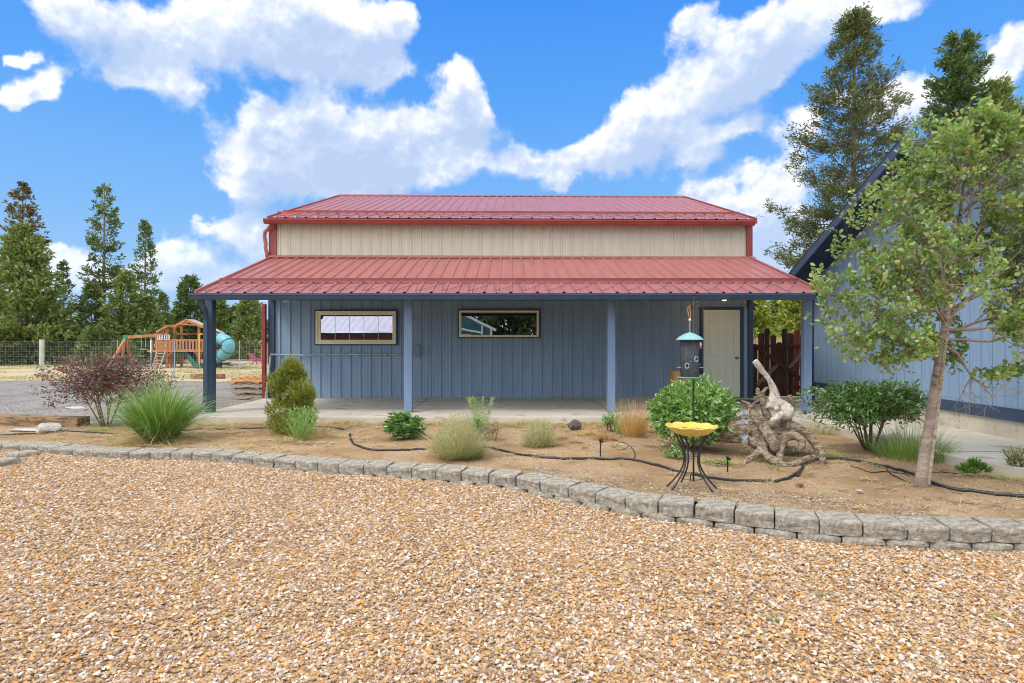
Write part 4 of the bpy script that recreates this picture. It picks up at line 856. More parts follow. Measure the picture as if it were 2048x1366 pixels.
c = G(604, 879, Z); t = tuft('lavender_plant', 'grey green upright leafy plant growing in front of the juniper', 'plant', c, 170, .46, .006, .65, .25, 'lf_weed', 24, base=.12, lmin=.5)
rg = np.random.default_rng(25); n = 700; a = rg.uniform(0, 6.28, n); u = rg.uniform(0, 1, n)**.6; h = rg.uniform(.05, 1, n)*.42; P = np.array(c)+np.stack([np.cos(a)*u*(.10+.4*h), np.sin(a)*u*(.10+.4*h), h], 1)
V, F = leaves(P, unit(np.stack([np.cos(a)*.5, np.sin(a)*.5, np.ones(n)], 1)+rg.normal(size=(n, 3))*.3), .05, .013, rg); npmesh('foliage', V, F, 'lf_bush', t)
for k, (x, y, nn_, L_) in enumerate([(640, 868, 160, .22), (576, 884, 120, .14), (660, 873, 90, .13)]):
    tuft('dry_tuft', ['straw coloured weeds just right of the grey green upright plant', 'straw weeds at the left foot of the grey green upright plant', 'thin pale weeds on bare soil, a step right of the straw weeds by the juniper'][k], 'dry grass', G(x, y, Z), nn_*2, L_, .004, .9, .5, 'lf_straw', 30+k, base=.14, group='dry weed tufts')
# peony like plant
def rosette_bush(name, label, cat, c, R_, H, n, L, Wd, m, seed):
    rng = np.random.default_rng(seed); c = np.array(c); t = thing(name, label, cat, tuple(c)); P = []; D = []; mb = MB()
    for k in range(n):
        a = rng.uniform(0, 6.28); u = rng.uniform(0, 1)**.5; h = H*(1-.45*u*u)*rng.uniform(.12, 1); e = c+np.array([math.cos(a)*u*R_, math.sin(a)*u*R_, h]); mb.tube([c, (c+e)/2+np.array([0, 0, .03]), e], [.005, .004, .003], 5, cap=False)
        for q in range(8):
            b_ = a+q*.785+rng.uniform(-.2, .2); P.append(e+rng.normal(size=3)*.012); D.append([math.cos(b_), math.sin(b_), rng.uniform(-.1, .7)])
    P = np.array(P); D = np.array(D); V, F = leaves(P, D, L*rng.uniform(.7, 1.15, len(P)), Wd, rng, fold=.35); npmesh('foliage', V, F, m, t); mb.build('stem', 'stem', t); return t
rosette_bush('peony_plant', 'compact dark green broad leaved plant in front of the second porch post', 'plant', G(808, 876, Z), .24, .40, 95, .105, .036, 'lf_peony', 41)
tuft('dry_tuft', 'thin straw stems on the left side of the broad leaved plant', 'dry grass', G(781, 868, Z), 90, .34, .003, .35, .2, 'lf_straw', 42, base=.07, group='dry weed tufts')
# pale seed grass mounds
def mound(name, label, c, R_, H, n, m1, m2, seed, size=.012):
    t = tuft(name, label, 'grass mound', c, n//3, H*.9, .0035, .9, .35, m1, seed, base=R_*.55, lmin=.4); tuft('', '', '', c, n, H*1.08, .0045, .95, .3, m2, seed+2, base=R_*.6, lmin=.5, t=t, part='straw_blades'); seedhead(c, n*14, R_, H*1.05, m2, seed+1, t, .020, top=.12); return t
c = G(916, 914, Z); t = mound('seed_grass', 'large pale mound of seeding grass lying over the hose in the middle of the bed', c, .31, .50, 900, 'lf_weed', 'lf_seed', 45)
tuft('', '', '', (c[0]+.17, c[1]-.06, c[2]), 260, .22, .005, .8, .3, 'lf_grass', 47, base=.10, t=t, part='green_blades')
c = G(962, 877, Z); t = tuft('tall_weed', 'tall spindly green weed standing behind the large seed grass mound', 'weed', c, 45, .62, .006, .35, .25, 'lf_weed', 50, base=.10, lmin=.5)
rg = np.random.default_rng(51); n = 900; a = rg.uniform(0, 6.28, n); h = rg.uniform(.1, 1, n)**.8*.58; st = rg.choice([-.17, -.10, .02, .16], n); P = np.array(c)+np.stack([st*h*1.8+rg.normal(size=n)*.025, rg.normal(size=n)*.04, h], 1)
V, F = leaves(P, unit(rg.normal(size=(n, 3))*.6+np.array([0, 0, .9])), .034, .009, rg); npmesh('foliage', V, F, 'lf_weed', t)
mb = MB(); [mb.tube([c, (c[0]+q*.5, c[1], c[2]+.3), (c[0]+q*1.05, c[1], c[2]+.60)], [.004, .003, .002], 5) for q in (-.17, -.10, .16)]; mb.build('stem', 'lf_weed', t)
bush('small_bush', 'small green leafy bush beside the seed grass mound under the tall weed', 'bush', G(953, 880, Z), (.10, .10, .17), .16, 120, 5, .035, .014, 'lf_bush', 52, stems=4, slen=.08)
bush('straw_weed', 'pale yellow green bushy weed right of the seed grass mound', 'weed', G(982, 880, Z), (.20, .15, .16), .12, 170, 5, .025, .008, 'lf_seed', 53, stems=6, slen=.12)
c = G(1078, 891, Z); mound('seed_grass', 'smaller pale seeding grass clump with a green heart, right of the large mound', c, .25, .34, 420, 'lf_grass', 'lf_seed', 55)
# orange dry grass and blue green blades
c = G(1268, 872, Z); t = tuft('orange_grass', 'upright orange dry grass clump left of the round green bush', 'dry grass', c, 480, .68, .0045, .42, .30, 'lf_orange', 60, base=.16, lmin=.35)
tuft('blue_green_grass', 'thin blue green blades on the left side of the orange dry grass', 'grass', G(1240, 868, Z), 90, .62, .005, .35, .3, 'lf_weed', 61, base=.08, lmin=.5)
bush('small_bush', 'small bright green leafy plant at the left foot of the orange dry grass', 'bush', G(1222, 862, Z), (.14, .12, .13), .13, 70, 5, .045, .022, 'lf_bush', 62, stems=4, slen=.09)
for k, (x, y, rx, h, m, nn_, lb) in enumerate([(1210, 878, .16, .16, 'lf_brown', 420, 'rusty brown matted weed beside the sprinkler stake, left of the orange grass'), (1123, 878, .09, .10, 'lf_brown', 260, 'small dark brown dried clump right of the smaller seed grass'),
     (1150, 884, .08, .12, 'lf_straw', 220, 'pale dried weed between the brown clump and the sprinkler stake'), (1180, 868, .14, .13, 'lf_orange', 260, 'low dried weeds in front of the dark brown stone'),
     (1235, 892, .10, .08, 'lf_straw', 240, 'flattened straw tuft just right of the left sprinkler stake'), (1243, 896, .06, .06, 'lf_seed', 200, 'pale round dried flower head on the soil near the left sprinkler stake'),
     (1170, 894, .05, .05, 'lf_orange', 120, 'tiny dried orange tuft left of the left sprinkler stake'), (1300, 862, .12, .2, 'lf_straw', 180, 'straw between the orange grass and the round green bush'), (1430, 872, .10, .14, 'lf_straw', 150, 'pale straw between the round green bush and the driftwood log')]):
    tuft('dried_weed', lb, 'dried weed', G(x, y, Z), nn_, h, .004, 1.25, .5, m, 70+k, base=rx*.7, group='dried weeds')
# straw fringe along the slab and scattered dry clumps
rg = np.random.default_rng(90); Ps = []
for k in range(90):
    x = rg.uniform(-5.9, 4.6); y = rg.uniform(9.65, 10.08); Ps.append((x, y, rg.uniform(.07, .16)))
for k in range(150): x = rg.uniform(-6.5, 4.4); Ps.append((x, rg.uniform(float(yw(x))+.3, 9.8), rg.uniform(.025, .075)))
VF = []
for (x, y, h) in Ps:
    n = 90; a = rg.uniform(0, 6.28, n); u = rg.uniform(0, 1, n)**.5; P = np.stack([x+np.cos(a)*u*h*1.1, y+np.sin(a)*u*h*.9, np.full(n, Z)], 1)
    VF.append(blades(P, unit(np.stack([np.cos(a)*.8, np.sin(a)*.8, np.full(n, .8)], 1)+rg.normal(size=(n, 3))*.5), h*rg.uniform(.6, 1.3, n), .004, .6, rg, 3))
V, F = cat2(VF); tag(npmesh('straw_cover', V, F, 'lf_straw'), 'low dried straw weeds along the front of the slab and over the soil', 'ground cover', kind='stuff')
VF = []
for k in range(46):
    x = rg.uniform(-6, 4.6); y = rg.uniform(float(yw(x))+.4, 9.7); n = 9; a = rg.uniform(0, 6.28, n); P = np.stack([x+rg.normal(size=n)*.03, y+rg.normal(size=n)*.03, np.full(n, Z)], 1)
    VF.append(leaves(P, unit(np.stack([np.cos(a), np.sin(a), np.full(n, .6)], 1)), .035, .012, rg))
V, F = cat2(VF); tag(npmesh('seedling_cover', V, F, 'lf_weed'), 'tiny green seedlings scattered over the bare soil', 'ground cover', kind='stuff')
# the round bush and the darker spreading bush
bush('round_bush', 'dense round bright green bush behind the yellow bird bath', 'bush', G(1378, 896, Z), (.50, .48, .39), .50, 1250, 8, .074, .029, 'lf_bush', 101, stems=12, inner=.62, lo=-.75, slen=.18, up=.35, amp=.18)
t = bush('spreading_bush', 'dark green spreading bush on bare stems between the driftwood and the young tree', 'bush', G(1738, 898, Z), (.66, .50, .36), .58, 1150, 8, .075, .026, 'lf_bush2', 103, stems=12, inner=.5, lo=-.55, slen=.24, up=.25, amp=.5, wob=.3, spread=.35)
rg = np.random.default_rng(104); c = np.array(G(1810, 780, 0)); c = np.array(W(1805, 792, 7.5)); P = []; D = []
for k in range(60):
    d = unit(np.array([rg.normal()*.8, rg.normal()*.5, 1.0])); b_ = c+np.array([rg.uniform(-.2, .16), 0, rg.uniform(-.15, 0)])
    for q in range(8): P.append(b_+d*.03*q); D.append(d*.5+rg.normal(size=3)*.7)
V, F = leaves(np.array(P), np.array(D), .07, .024, rg); npmesh('shoot_leaves', V, F, 'lf_bush2', t)
c = G(1838, 915, Z); c = (c[0]-.12, c[1], c[2]); t = tuft('tall_grass', 'unmown tall green grass behind the young tree trunk', 'grass', c, 900, .48, .006, .55, .45, 'lf_grass', 110, base=.36, lmin=.3); seedhead((c[0]+.05, c[1], c[2]+.1), 700, .34, .56, 'lf_seed', 111, t, .013, top=.6)
t = tuft('', '', '', c, 120, .70, .003, .3, .3, 'lf_seed', 112, base=.30, t=t, part='seed_stalks', lmin=.7)
tuft('tall_grass', 'short green grass tuft just right of the young tree stake', 'grass', G(1878, 917, Z), 260, .26, .005, .8, .5, 'lf_grass', 114, base=.14, lmin=.4)
def agave():
    rng = np.random.default_rng(120); c = np.array(G(1946, 953, Z)); t = thing('spiky_plant', 'small spiky dark green plant on the soil at the right of the tree', 'plant', tuple(c)); P = []; D = []
    for cx, cz, k_ in ((-.09, .05, 60), (.02, .10, 90), (.10, .05, 60), (-.03, .03, 50)):
        d = unit(rng.normal(size=(k_, 3))); d[:, 2] = np.abs(d[:, 2])*.9+.1; P.append(np.tile(c+np.array([cx, 0, cz]), (k_, 1))+d*.02); D.append(d)
    P = np.concatenate(P); D = np.concatenate(D); V, F = leaves(P, D, .085, .014, rng, 'leaf', .4); npmesh('foliage', V, F, 'lf_peony', t)
    d = unit(rng.normal(size=(120, 3))); V, F = leaves(c+d*np.array([.11, .08, .03])+np.array([0, 0, .03]), d, .05, .012, rng); npmesh('dry_leaves', V, F, 'lf_straw', t)
agave()
bush('leafy_weed', 'thin pale green weed with small leaves at the right edge near the walkway', 'weed', G(2034, 950, Z), (.16, .16, .17), .17, 70, 6, .022, .012, 'lf_weed', 125, stems=6, slen=.12)
tuft('low_weed', 'small grey green weed between the spiky plant and the right edge', 'weed', G(1998, 956, Z), 160, .08, .004, 1.3, .4, 'lf_weed', 126, base=.09)
tuft('dried_weed', 'dry yellow weeds under the pale weed at the right edge', 'dried weed', G(2038, 962, Z), 260, .10, .004, 1.2, .5, 'lf_straw', 127, base=.13, group='dried weeds')
tuft('low_weed', 'soft green weed behind the right tip of the driftwood', 'weed', G(1660, 912, Z), 240, .12, .003, 1.0, .3, 'lf_weed', 128, base=.10)
c = G(1640, 868, Z); t = tuft('seed_grass', 'pale feathery grass between the driftwood and the right porch post', 'dry grass', c, 220, .30, .004, .6, .3, 'lf_seed', 129, base=.16)
c = G(1548, 936, Z); tuft('grass_blade_tuft', 'few long green blades in front of the lowest root of the driftwood', 'grass', (c[0]-.02, c[1]-.1, c[2]), 14, .20, .006, .8, .4, 'lf_grass', 130, base=.05)
tuft('dry_stalks', 'thin dry stalks in front of the driftwood near the pink flower', 'dry grass', G(1535, 968, Z), 40, .22, .003, .9, .8, 'lf_straw', 131, base=.07)
tuft('dry_stalks', 'thin dry stalk tuft by the wall in front of the young tree', 'dry grass', G(1840, 1018, Z), 26, .20, .003, .6, .8, 'lf_straw', 132, base=.03)
for k, (x, y, s_, lb) in enumerate([(1478, 930, .18, 'straw at the left root tip of the driftwood'), (1500, 905, .14, 'straw under the left side of the driftwood'), (1600, 925, .2, 'pale straw caught under the right root of the driftwood')]):
    tuft('dried_weed', lb, 'dried weed', G(x, y, Z), 160, s_*.7, .003, 1.1, .6, 'lf_straw', 133+k, base=s_*.6, group='dried weeds')
rosette_bush('sprouting_weed', 'low bluish green weed on the soil between the bird bath and the sprinkler stake', 'weed', G(1436, 928, Z), .14, .05, 16, .04, .016, 'lf_weed', 137)
rosette_bush('sprouting_weed', 'small green sprout under the bird bath legs', 'weed', G(1352, 915, Z), .12, .12, 22, .05, .02, 'lf_bush', 138)
t = thing('succulent', 'tiny pink rosette flower on the dark gravel in front of the driftwood', 'flower', G(1600, 972, Z)); rg = np.random.default_rng(139); d = unit(rg.normal(size=(40, 3))); d[:, 2] = abs(d[:, 2])
V, F = leaves(np.tile(np.array(G(1600, 972, Z)), (40, 1)), d, .045, .02, rg); leafmat('lf_pink', [(.45, .22, .20), (.5, .3, .26)]); npmesh('petals', V, F, 'lf_pink', t)
# ---------------------------------------------------------------- the young tree at the right
def young_tree():
    rng = np.random.default_rng(5); base = Vector(G(1840, 970, Z)); Y0 = base.y
    t = thing('young_tree', 'young staked broadleaf tree with a leaning trunk in front of the blue house', 'tree', tuple(base)); q = lambda x, y, dy=0: Vector(W(x, y, Y0+dy))
    tw = [base+Vector((0, 0, -.05)), q(1842, 955), q(1850, 900), q(1862, 830), q(1872, 760, .02), q(1880, 715, .03), q(1888, 670, .04), q(1895, 610, .05), q(1906, 540, .08), q(1915, 470, .1), q(1925, 390, .1), q(1930, 320, .12)]
    rr = [.075, .052, .046, .043, .041, .039, .036, .030, .024, .018, .012, .006]
    mb = MB(); mb.tube(tw, rr, 14)
    for x, y in ((1870, 750), (1868, 768)): p = q(x, y); mb.tube([p+Vector((0, 0, 0)), p+Vector((-.01, -.052, 0))], [.02, .012], 8)
    segs = []                                     # twig ends that carry leaves
    def grow(p, d, L, r, lev):
        n = 5; pts = [p]; d = d.normalized(); rs = [r]
        for k in range(n):
            d = (d+Vector(rng.normal(size=3))*.16+Vector((0, 0, .05))).normalized(); p = p+d*L/n
            pts.append(p); rs.append(r*(1-.75*(k+1)/n))
            if lev < 3 and k >= (1 if lev else 1):
                for _ in range(2 if lev < 2 else 1):
                    side = Vector(rng.normal(size=3)); side = (side-d*side.dot(d)).normalized()
                    grow(p, d*.75+side*rng.uniform(.6, 1.1)+Vector((0, 0, .08)), L*rng.uniform(.38, .6), rs[-1]*.7, lev+1)
        mb.tube(pts, rs, 6 if lev < 2 else 4, cap=False)
        if lev >= 1: segs.append((pts, lev))
    limbs = [((1885,690),(1785,650),.0,.95),((1885,700),(1740,690),-.25,.9),((1884,705),(1830,760),-.35,.5),((1888,690),(1990,740),-.15,.75),((1890,670),(2010,660),.1,.9),((1895,640),(1995,560),-.3,.9),
             ((1893,640),(1770,560),-.3,.9),((1898,600),(1730,520),.15,.95),((1895,610),(1850,440),-.4,1.0),((1905,545),(2000,430),.2,.85),((1908,540),(1800,400),.1,.9),((1915,480),(1880,340),-.2,.75),
             ((1915,470),(2010,360),-.2,.8),((1925,400),(1850,300),.15,.65),((1928,360),(1990,270),.05,.6),((1930,330),(1930,240),-.05,.5),((1890,660),(1950,600),.5,.8),((1890,650),(1830,600),.5,.8),
             ((1905,560),(1930,450),.5,.8),((1900,620),(1700,610),-.05,.85),((1898,620),(2080,560),.2,1.15),((1892,660),(2110,640),-.1,1.1),((1915,500),(2110,440),.0,1.1),((1920,430),(2100,320),.1,1.0),((1890,680),(2090,720),-.2,.9),
             ((1905,560),(1760,450),-.2,.8),((1890,650),(1880,560),-.55,.8),((1925,400),(2060,250),0,.7)]
    for (a, e, dy, L) in limbs:
        pa = q(*a, .04); pe = q(*e, dy); grow(pa, pe-pa, L*.92, .017, 0)
    mb.build('trunk', 'apple_bark', t, smooth=True, fixn=False)
    P = []; D = []
    for pts, lev in segs:
        if rng.uniform() > (.75 if (pts[-1].z < 1.75 and pts[-1].x > 4.25) else .22): continue
        for i in range(1, len(pts)):
            a, b_ = pts[i-1], pts[i]; n = (5 if lev > 1 else 3)
            for k in range(n):
                f = rng.uniform(); p = a.lerp(b_, f); dd = (b_-a).normalized(); s = Vector(rng.normal(size=3)); s = (s-dd*s.dot(dd)).normalized()
                P.append(p+s*.006); D.append(dd*.5+s*.9+Vector((0, 0, .15)))
        e = pts[-1]; dd = (pts[-1]-pts[-2]).normalized()
        for k in range(5): P.append(e); D.append(dd*1.0+Vector(rng.normal(size=3))*.6)
    P = np.array([tuple(x) for x in P]); D = np.array([tuple(x) for x in D]); print('tree leaves', len(P))
    P += D*.01
    EN = [(1598, 575), (1612, 520), (1640, 450), (1660, 390), (1672, 320), (1705, 268), (1780, 245), (1850, 225), (1900, 240), (1960, 215), (2048, 185), (2200, 190), (2300, 400), (2280, 700), (2048, 745), (1960, 765), (1930, 735), (1850, 728), (1770, 735), (1690, 715), (1640, 690), (1655, 650), (1610, 640)]
    EN = [(W(a, c_, 5.8)[0], W(a, c_, 5.8)[2]) for a, c_ in EN]
    def inside(x, z_, r_):
        x = x+r_.normal(size=len(x))*.05; z_ = z_+r_.normal(size=len(x))*.05; c_ = np.zeros(len(x), bool)
        for (x0, z0), (x1, z1) in zip(EN, EN[1:]+EN[:1]):
            c_ ^= ((z0 > z_) != (z1 > z_)) & (x < (x1-x0)*(z_-z0)/(z1-z0+1e-9)+x0)
        return c_
    rx_ = P[:, 0]*5.8/P[:, 1]; rz_ = 1.5+(P[:, 2]-1.5)*5.8/P[:, 1]
    keep = (P[:, 2] > 1.1) & inside(rx_, rz_, rng) & (rng.uniform(size=len(P)) < .40); P = P[keep]; D = D[keep]; print('kept', len(P))
    V, F = leaves(P, D, .050*rng.uniform(.55, 1.2, len(P)), .036*rng.uniform(.7, 1.15, len(P)), rng, fold=.22); npmesh('crown', V, F, 'lf_apple', t)
    st = thing('tree_stake', 'thin pale wooden stake tied against the trunk of the young tree', 'stake', tuple(q(1851, 970, -.01)))
    mb2 = MB(); mb2.tube([q(1856, 968, -.03), q(1870, 860, -.03), q(1884, 750, -.02), q(1892, 680, .0), q(1903, 600, .10)], [.019, .018, .017, .015, .013], 7); mb2.build('stake', 'old_wood', st); 
    tm = MB()
    for y in (492, 532):
        p = q(1913, y, .05)
        tm.tube([p+Vector((math.cos(a)*.05-.01, math.sin(a)*.05, .012*math.sin(2*a))) for a in np.linspace(0, 6.28, 14)], .011, 6); tm.box(p.x-.03, p.x-.005, p.y-.07, p.y-.055, p.z-.05, p.z+.02)
    tm.build('green_tie', 'green_tie', st)
young_tree()

for k, (x, y, lb) in enumerate([(1352, 1182, 'tiny green sprig in the gravel right of centre, below the bird bath'), (1990, 1232, 'tiny weed sprig in the gravel near the right edge'), (1545, 1240, 'low pale weed in the gravel at the lower right'), (1865, 1330, 'dry flat weed in the gravel at the bottom right corner'), (1640, 1190, 'small weed in the gravel below the edging blocks')]):
    c = G(x, y, float(gravel_z(1.0))); tuft('gravel_weed', lb, 'weed', (c[0], c[1], c[2]+.008), 34, .05, .004, 1.2, .4, 'lf_straw' if k == 3 else 'lf_weed', 500+k, base=.022, group='weeds in the gravel')
# ---------------------------------------------------------------- driftwood
def driftwood():
    t = thing('driftwood_stump', 'weathered grey driftwood root mass with a pale twisted neck, right of the bird bath', 'driftwood', G(1540, 915, Z)); B0 = 6.95
    d = lambda cx, cy, dy=0: Vector(W(1380+cx/5.06, 690+cy/5.06, B0+dy)); s = B0/FPX/5.06
    def organic(name, paths, m, vox, sc, seed):
        mb = MB()
        for p in paths:
            pts = []; rs = []
            q = [(d(*a[:2], a[3] if len(a) > 3 else 0), a[2]*s) for a in p]
            for i in range(len(q)-1):
                p0, p1, p2, p3 = q[max(i-1, 0)][0], q[i][0], q[i+1][0], q[min(i+2, len(q)-1)][0]
                for k in range(5):
                    f = k/5; pts.append(.5*((2*p1)+(p2-p0)*f+(2*p0-5*p1+4*p2-p3)*f*f+(3*p1-p0-3*p2+p3)*f**3)); rs.append(q[i][1]*(1-f)+q[i+1][1]*f)
            pts.append(q[-1][0]); rs.append(q[-1][1]); mb.tube(pts, rs, 12)
        o = mb.build(name, m, t); r = o.modifiers.new('r', 'REMESH'); r.mode = 'VOXEL'; r.voxel_size = vox; r.use_smooth_shade = True
        tx = bpy.data.textures.new(name, 'CLOUDS'); tx.noise_scale = .09; tx.noise_depth = 3; dm = o.modifiers.new('d', 'DISPLACE'); dm.texture = tx; dm.strength = sc; dm.mid_level = .5
        tx = bpy.data.textures.new(name+'b', 'WOOD'); tx.wood_type = 'BANDNOISE'; tx.noise_scale = .03; tx.turbulence = 12; dm = o.modifiers.new('d2', 'DISPLACE'); dm.texture = tx; dm.strength = sc*.22; return o
    organic('log', [[(262, 925, 62, .45), (330, 900, 78, .4), (420, 870, 90, .32), (540, 850, 98, .25), (680, 850, 100, .18), (780, 880, 100, .12)], [(300, 960, 36, .42), (480, 935, 55, .28), (620, 905, 66, .15)], [(420, 800, 42, .4), (560, 740, 48, .34), (620, 700, 40, .3), (640, 780, 56, .22)]], 'driftwood', .013, .03, 1)
    organic('root_mass', [[(640, 930, 62, .15), (780, 930, 72, .08), (900, 880, 82, .08), (1000, 880, 66, .15)], [(700, 820, 56, .12), (800, 820, 60, .06), (940, 800, 52, .1)],
        [(512, 560, 8, .1), (560, 590, 22, .1), (610, 630, 38, .1), (650, 690, 46, .05), (700, 760, 52), (740, 820, 55)],
        [(682, 435, 14, .1), (692, 480, 24, .1), (725, 545, 28, .1), (745, 620, 34, .1), (770, 690, 42, .1), (790, 760, 50, .1)], [(670, 480, 16, .12), (700, 520, 18, .1)],
        [(800, 428, 8, .15), (765, 445, 16, .15), (735, 490, 24, .15), (740, 560, 26, .15), (750, 620, 26, .12)], [(700, 560, 10, .05), (650, 590, 14, .02), (640, 640, 20, .05)],
        [(1005, 508, 26, .3), (1015, 550, 30, .3), (1035, 610, 26, .3), (1045, 680, 20, .3)], [(985, 740, 30, .2), (1010, 790, 35, .2), (940, 790, 40, .1)],
        [(740, 820, 52, -.05), (790, 900, 52, -.12), (840, 980, 50, -.18), (865, 1045, 44, -.2), (880, 1070, 20, -.2)],
        [(960, 810, 60), (1080, 840, 52, -.02), (1180, 900, 40, -.05), (1250, 980, 40, -.1), (1310, 1060, 48, -.15), (1340, 1120, 36, -.2), (1335, 1200, 22, -.25), (1345, 1255, 8, -.28)],
        [(1080, 830, 22, .05), (1150, 870, 20, .02), (1240, 930, 14, -.02), (1290, 1010, 12, -.08)],
        [(960, 930, 52, -.02), (1050, 920, 44, -.08), (1115, 950, 40, -.12), (1135, 1010, 36, -.15), (1115, 1080, 18, -.18)], [(1060, 1040, 16, -.1), (1045, 1090, 14, -.12)],
        [(760, 1010, 52, -.05), (700, 1080, 38, -.12), (610, 1150, 32, -.2), (540, 1200, 24, -.26), (485, 1225, 10, -.3)],
        [(560, 940, 40, .05), (560, 1010, 30, 0), (600, 1060, 26, -.02), (640, 1090, 16, -.04)], [(600, 960, 50, .1), (680, 1000, 55, 0), (760, 1010, 52, -.05)],
        [(950, 930, 60), (930, 1010, 34, -.1), (910, 1080, 28, -.2), (900, 1150, 34, -.25)],
        [(740, 1040, 36, -.1), (760, 1100, 38, -.18), (830, 1160, 40, -.25), (900, 1200, 48, -.3)], [(900, 1060, 45, .3), (1050, 1070, 50, .3), (1200, 1100, 45, .2), (1260, 1120, 30, .1)], [(640, 1010, 40, .3), (860, 1060, 60, .35), (1000, 1040, 50, .3)]], 'driftwood', .0095, .014, 2)
    organic('bleached_neck', [[(657, 158, 28, .1), (690, 205, 34, .1), (725, 255, 31, .1), (765, 300, 26, .1), (800, 350, 25, .1), (830, 410, 34, .1), (850, 470, 42, .1), (855, 530, 58, .1), (850, 590, 60, .1)],
        [(790, 580, 55, .1), (880, 590, 60, .08), (960, 620, 52, .05), (1010, 660, 46, 0), (1010, 700, 44, 0)], [(920, 690, 62, -.02), (970, 700, 66, -.02), (1000, 690, 55, 0)], [(930, 700, 40, -.05), (870, 740, 36, -.08), (815, 770, 16, -.1)], [(780, 610, 30, .05), (860, 630, 26, .05), (880, 660, 20, 0)],
        [(655, 160, 30, .1), (668, 175, 32, .1)]], 'bleached', .008, .012, 3)
    organic('bleached_root', [[(880, 1190, 45, -.3), (960, 1225, 42, -.32), (1060, 1205, 34, -.3), (1150, 1165, 27, -.25), (1210, 1140, 26, -.22), (1265, 1135, 22, -.2)], [(900, 1150, 34, -.28), (920, 1090, 26, -.2)]], 'bleached' if 0 else 'driftwood', .0105, .02, 4)
    for k, (cx, cy, dy, lb) in enumerate(((560, 680, .2, 'topmost'), (555, 775, .14, 'middle'), (550, 930, .05, 'lowest'))):
        p = d(cx, cy, dy-.14); o = thing('butterfly_ornament', f'{lb} of the three small blue metal butterflies on the driftwood log', 'ornament', tuple(p), 'blue butterfly ornaments')
        mb = MB(); h = .035
        for sx in (-1, 1):
            pr = [(0, 0), (sx*.5, .35), (sx*1.0, 1.0), (sx*1.05, .35), (sx*.7, 0), (sx*.85, -.55), (sx*.35, -.7), (0, -.2)]
            mb.add([(p.x+a*h, p.y-abs(a)*h*.5, p.z+c*h) for a, c in pr]+[(p.x+a*h, p.y-abs(a)*h*.5+.003, p.z+c*h) for a, c in pr], [tuple(range(8)), tuple(range(8, 16))[::-1]]+[(i, (i+1) % 8, (i+1) % 8+8, i+8) for i in range(8)])
        mb.build('wings', 'ornament', o); m2 = MB(); m2.tube([p+Vector((0, -.004, -.028)), p+Vector((0, -.004, .03))], [.003, .005], 6); m2.tube([p+Vector((0, 0, -.01)), p+Vector((0, .13, -.03))], .0025, 5); m2.build('body', 'ornament', o)
driftwood()
# ---------------------------------------------------------------- shepherd hook, feeder, bird bath
c = Vector(G(1387, 961, Z)); hk = thing('garden_hook', 'tall black double shepherd hook pole standing behind the bird bath', 'pole', tuple(c)); z = lambda y, Y=c.y: 1.5-(y-683)*Y/FPX
mb = MB(); mb.tube([c+Vector((0, 0, -.05)), (c.x, c.y, z(588))], .0095, 10); mb.tube([(c.x, c.y, z(592)), (c.x, c.y, z(588))], .014, 10); mb.tube([(c.x, c.y, z(598)), (c.x, c.y, z(594.5))], .014, 10); mb.build('pole', 'iron', hk, smooth=True)
for sx in (-1, 1):
    mb = MB(); P = []
    for a in np.linspace(-.9, 3.5, 16): P.append((c.x+sx*(.030+.021*math.cos(a) if 1 else 0), c.y, z(611)+.026*math.sin(a)))
    P = [(c.x+sx*.004, c.y, z(632)), (c.x+sx*.006, c.y, z(622)), (c.x+sx*.009, c.y, z(612))]+[(c.x+sx*(.032-.022*math.cos(a)), c.y, z(611)+.024*math.sin(a)) for a in np.linspace(0, 3.6, 12)]+[(c.x+sx*.046, c.y, z(618.5))]
    mb.tube(P, .0055, 7); mb.build('hook', 'iron', hk, smooth=True)
mb = MB(); mb.tube([c+Vector((-.03, 0, .06)), c+Vector((-.03, -.0, -.01))], .006, 6); mb.tube([c+Vector((-.03, 0, .06)), c+Vector((0, 0, .07))], .006, 6); mb.build('ground_prong', 'iron', hk)
Yf = 5.80; f = Vector(W(1379.5, 755, Yf)); zf = lambda y: 1.5-(y-683)*Yf/FPX; k = Yf/FPX
fd = thing('bird_feeder', 'hanging dark mesh bird feeder tube with a teal domed lid and round tray', 'bird feeder', tuple(f))
mb = MB(); mb.lathe((f.x, f.y, 0), [(.001, zf(665)), (.02, zf(665.5)), (.055, zf(668)), (.095, zf(672.5)), (.122, zf(677)), (.135, zf(679.2)), (.133, zf(680.2)), (.12, zf(679)), (.001, zf(676))], 36); mb.tube([(f.x, f.y, zf(666.5)), (f.x, f.y, zf(664.2))], [.012, .009], 12); mb.build('lid', 'teal', fd, smooth=True)
mb = MB(); mb.lathe((f.x, f.y, 0), [(.001, zf(753)), (.086, zf(753)), (.0875, zf(752)), (.089, zf(679.5)), (.001, zf(679.5))], 40); tb = mb.build('mesh_tube', 'mesh_dark', fd, smooth=True)
mb = MB()
for j in range(44): a = j*2*math.pi/44; x, y = f.x+.0885*math.cos(a), f.y+.0885*math.sin(a); mb.tube([(x, y, zf(753)), (x, y, zf(680))], .0011, 4, cap=False)
for yy in range(682, 753, 3): mb.tube([(f.x+.089*math.cos(a), f.y+.089*math.sin(a), zf(yy)) for a in np.linspace(0, 6.283, 30)], .0009, 3, cap=False)
mb.build('wire_mesh', 'iron', tb)
mb = MB(); mb.lathe((f.x, f.y, 0), [(.001, zf(756)), (.09, zf(757.5)), (.115, zf(757)), (.132, zf(754.8)), (.130, zf(754.2)), (.112, zf(755.6)), (.088, zf(755.6)), (.086, zf(753)), (.001, zf(753))], 40); mb.build('tray', 'teal_dark', fd, smooth=True)
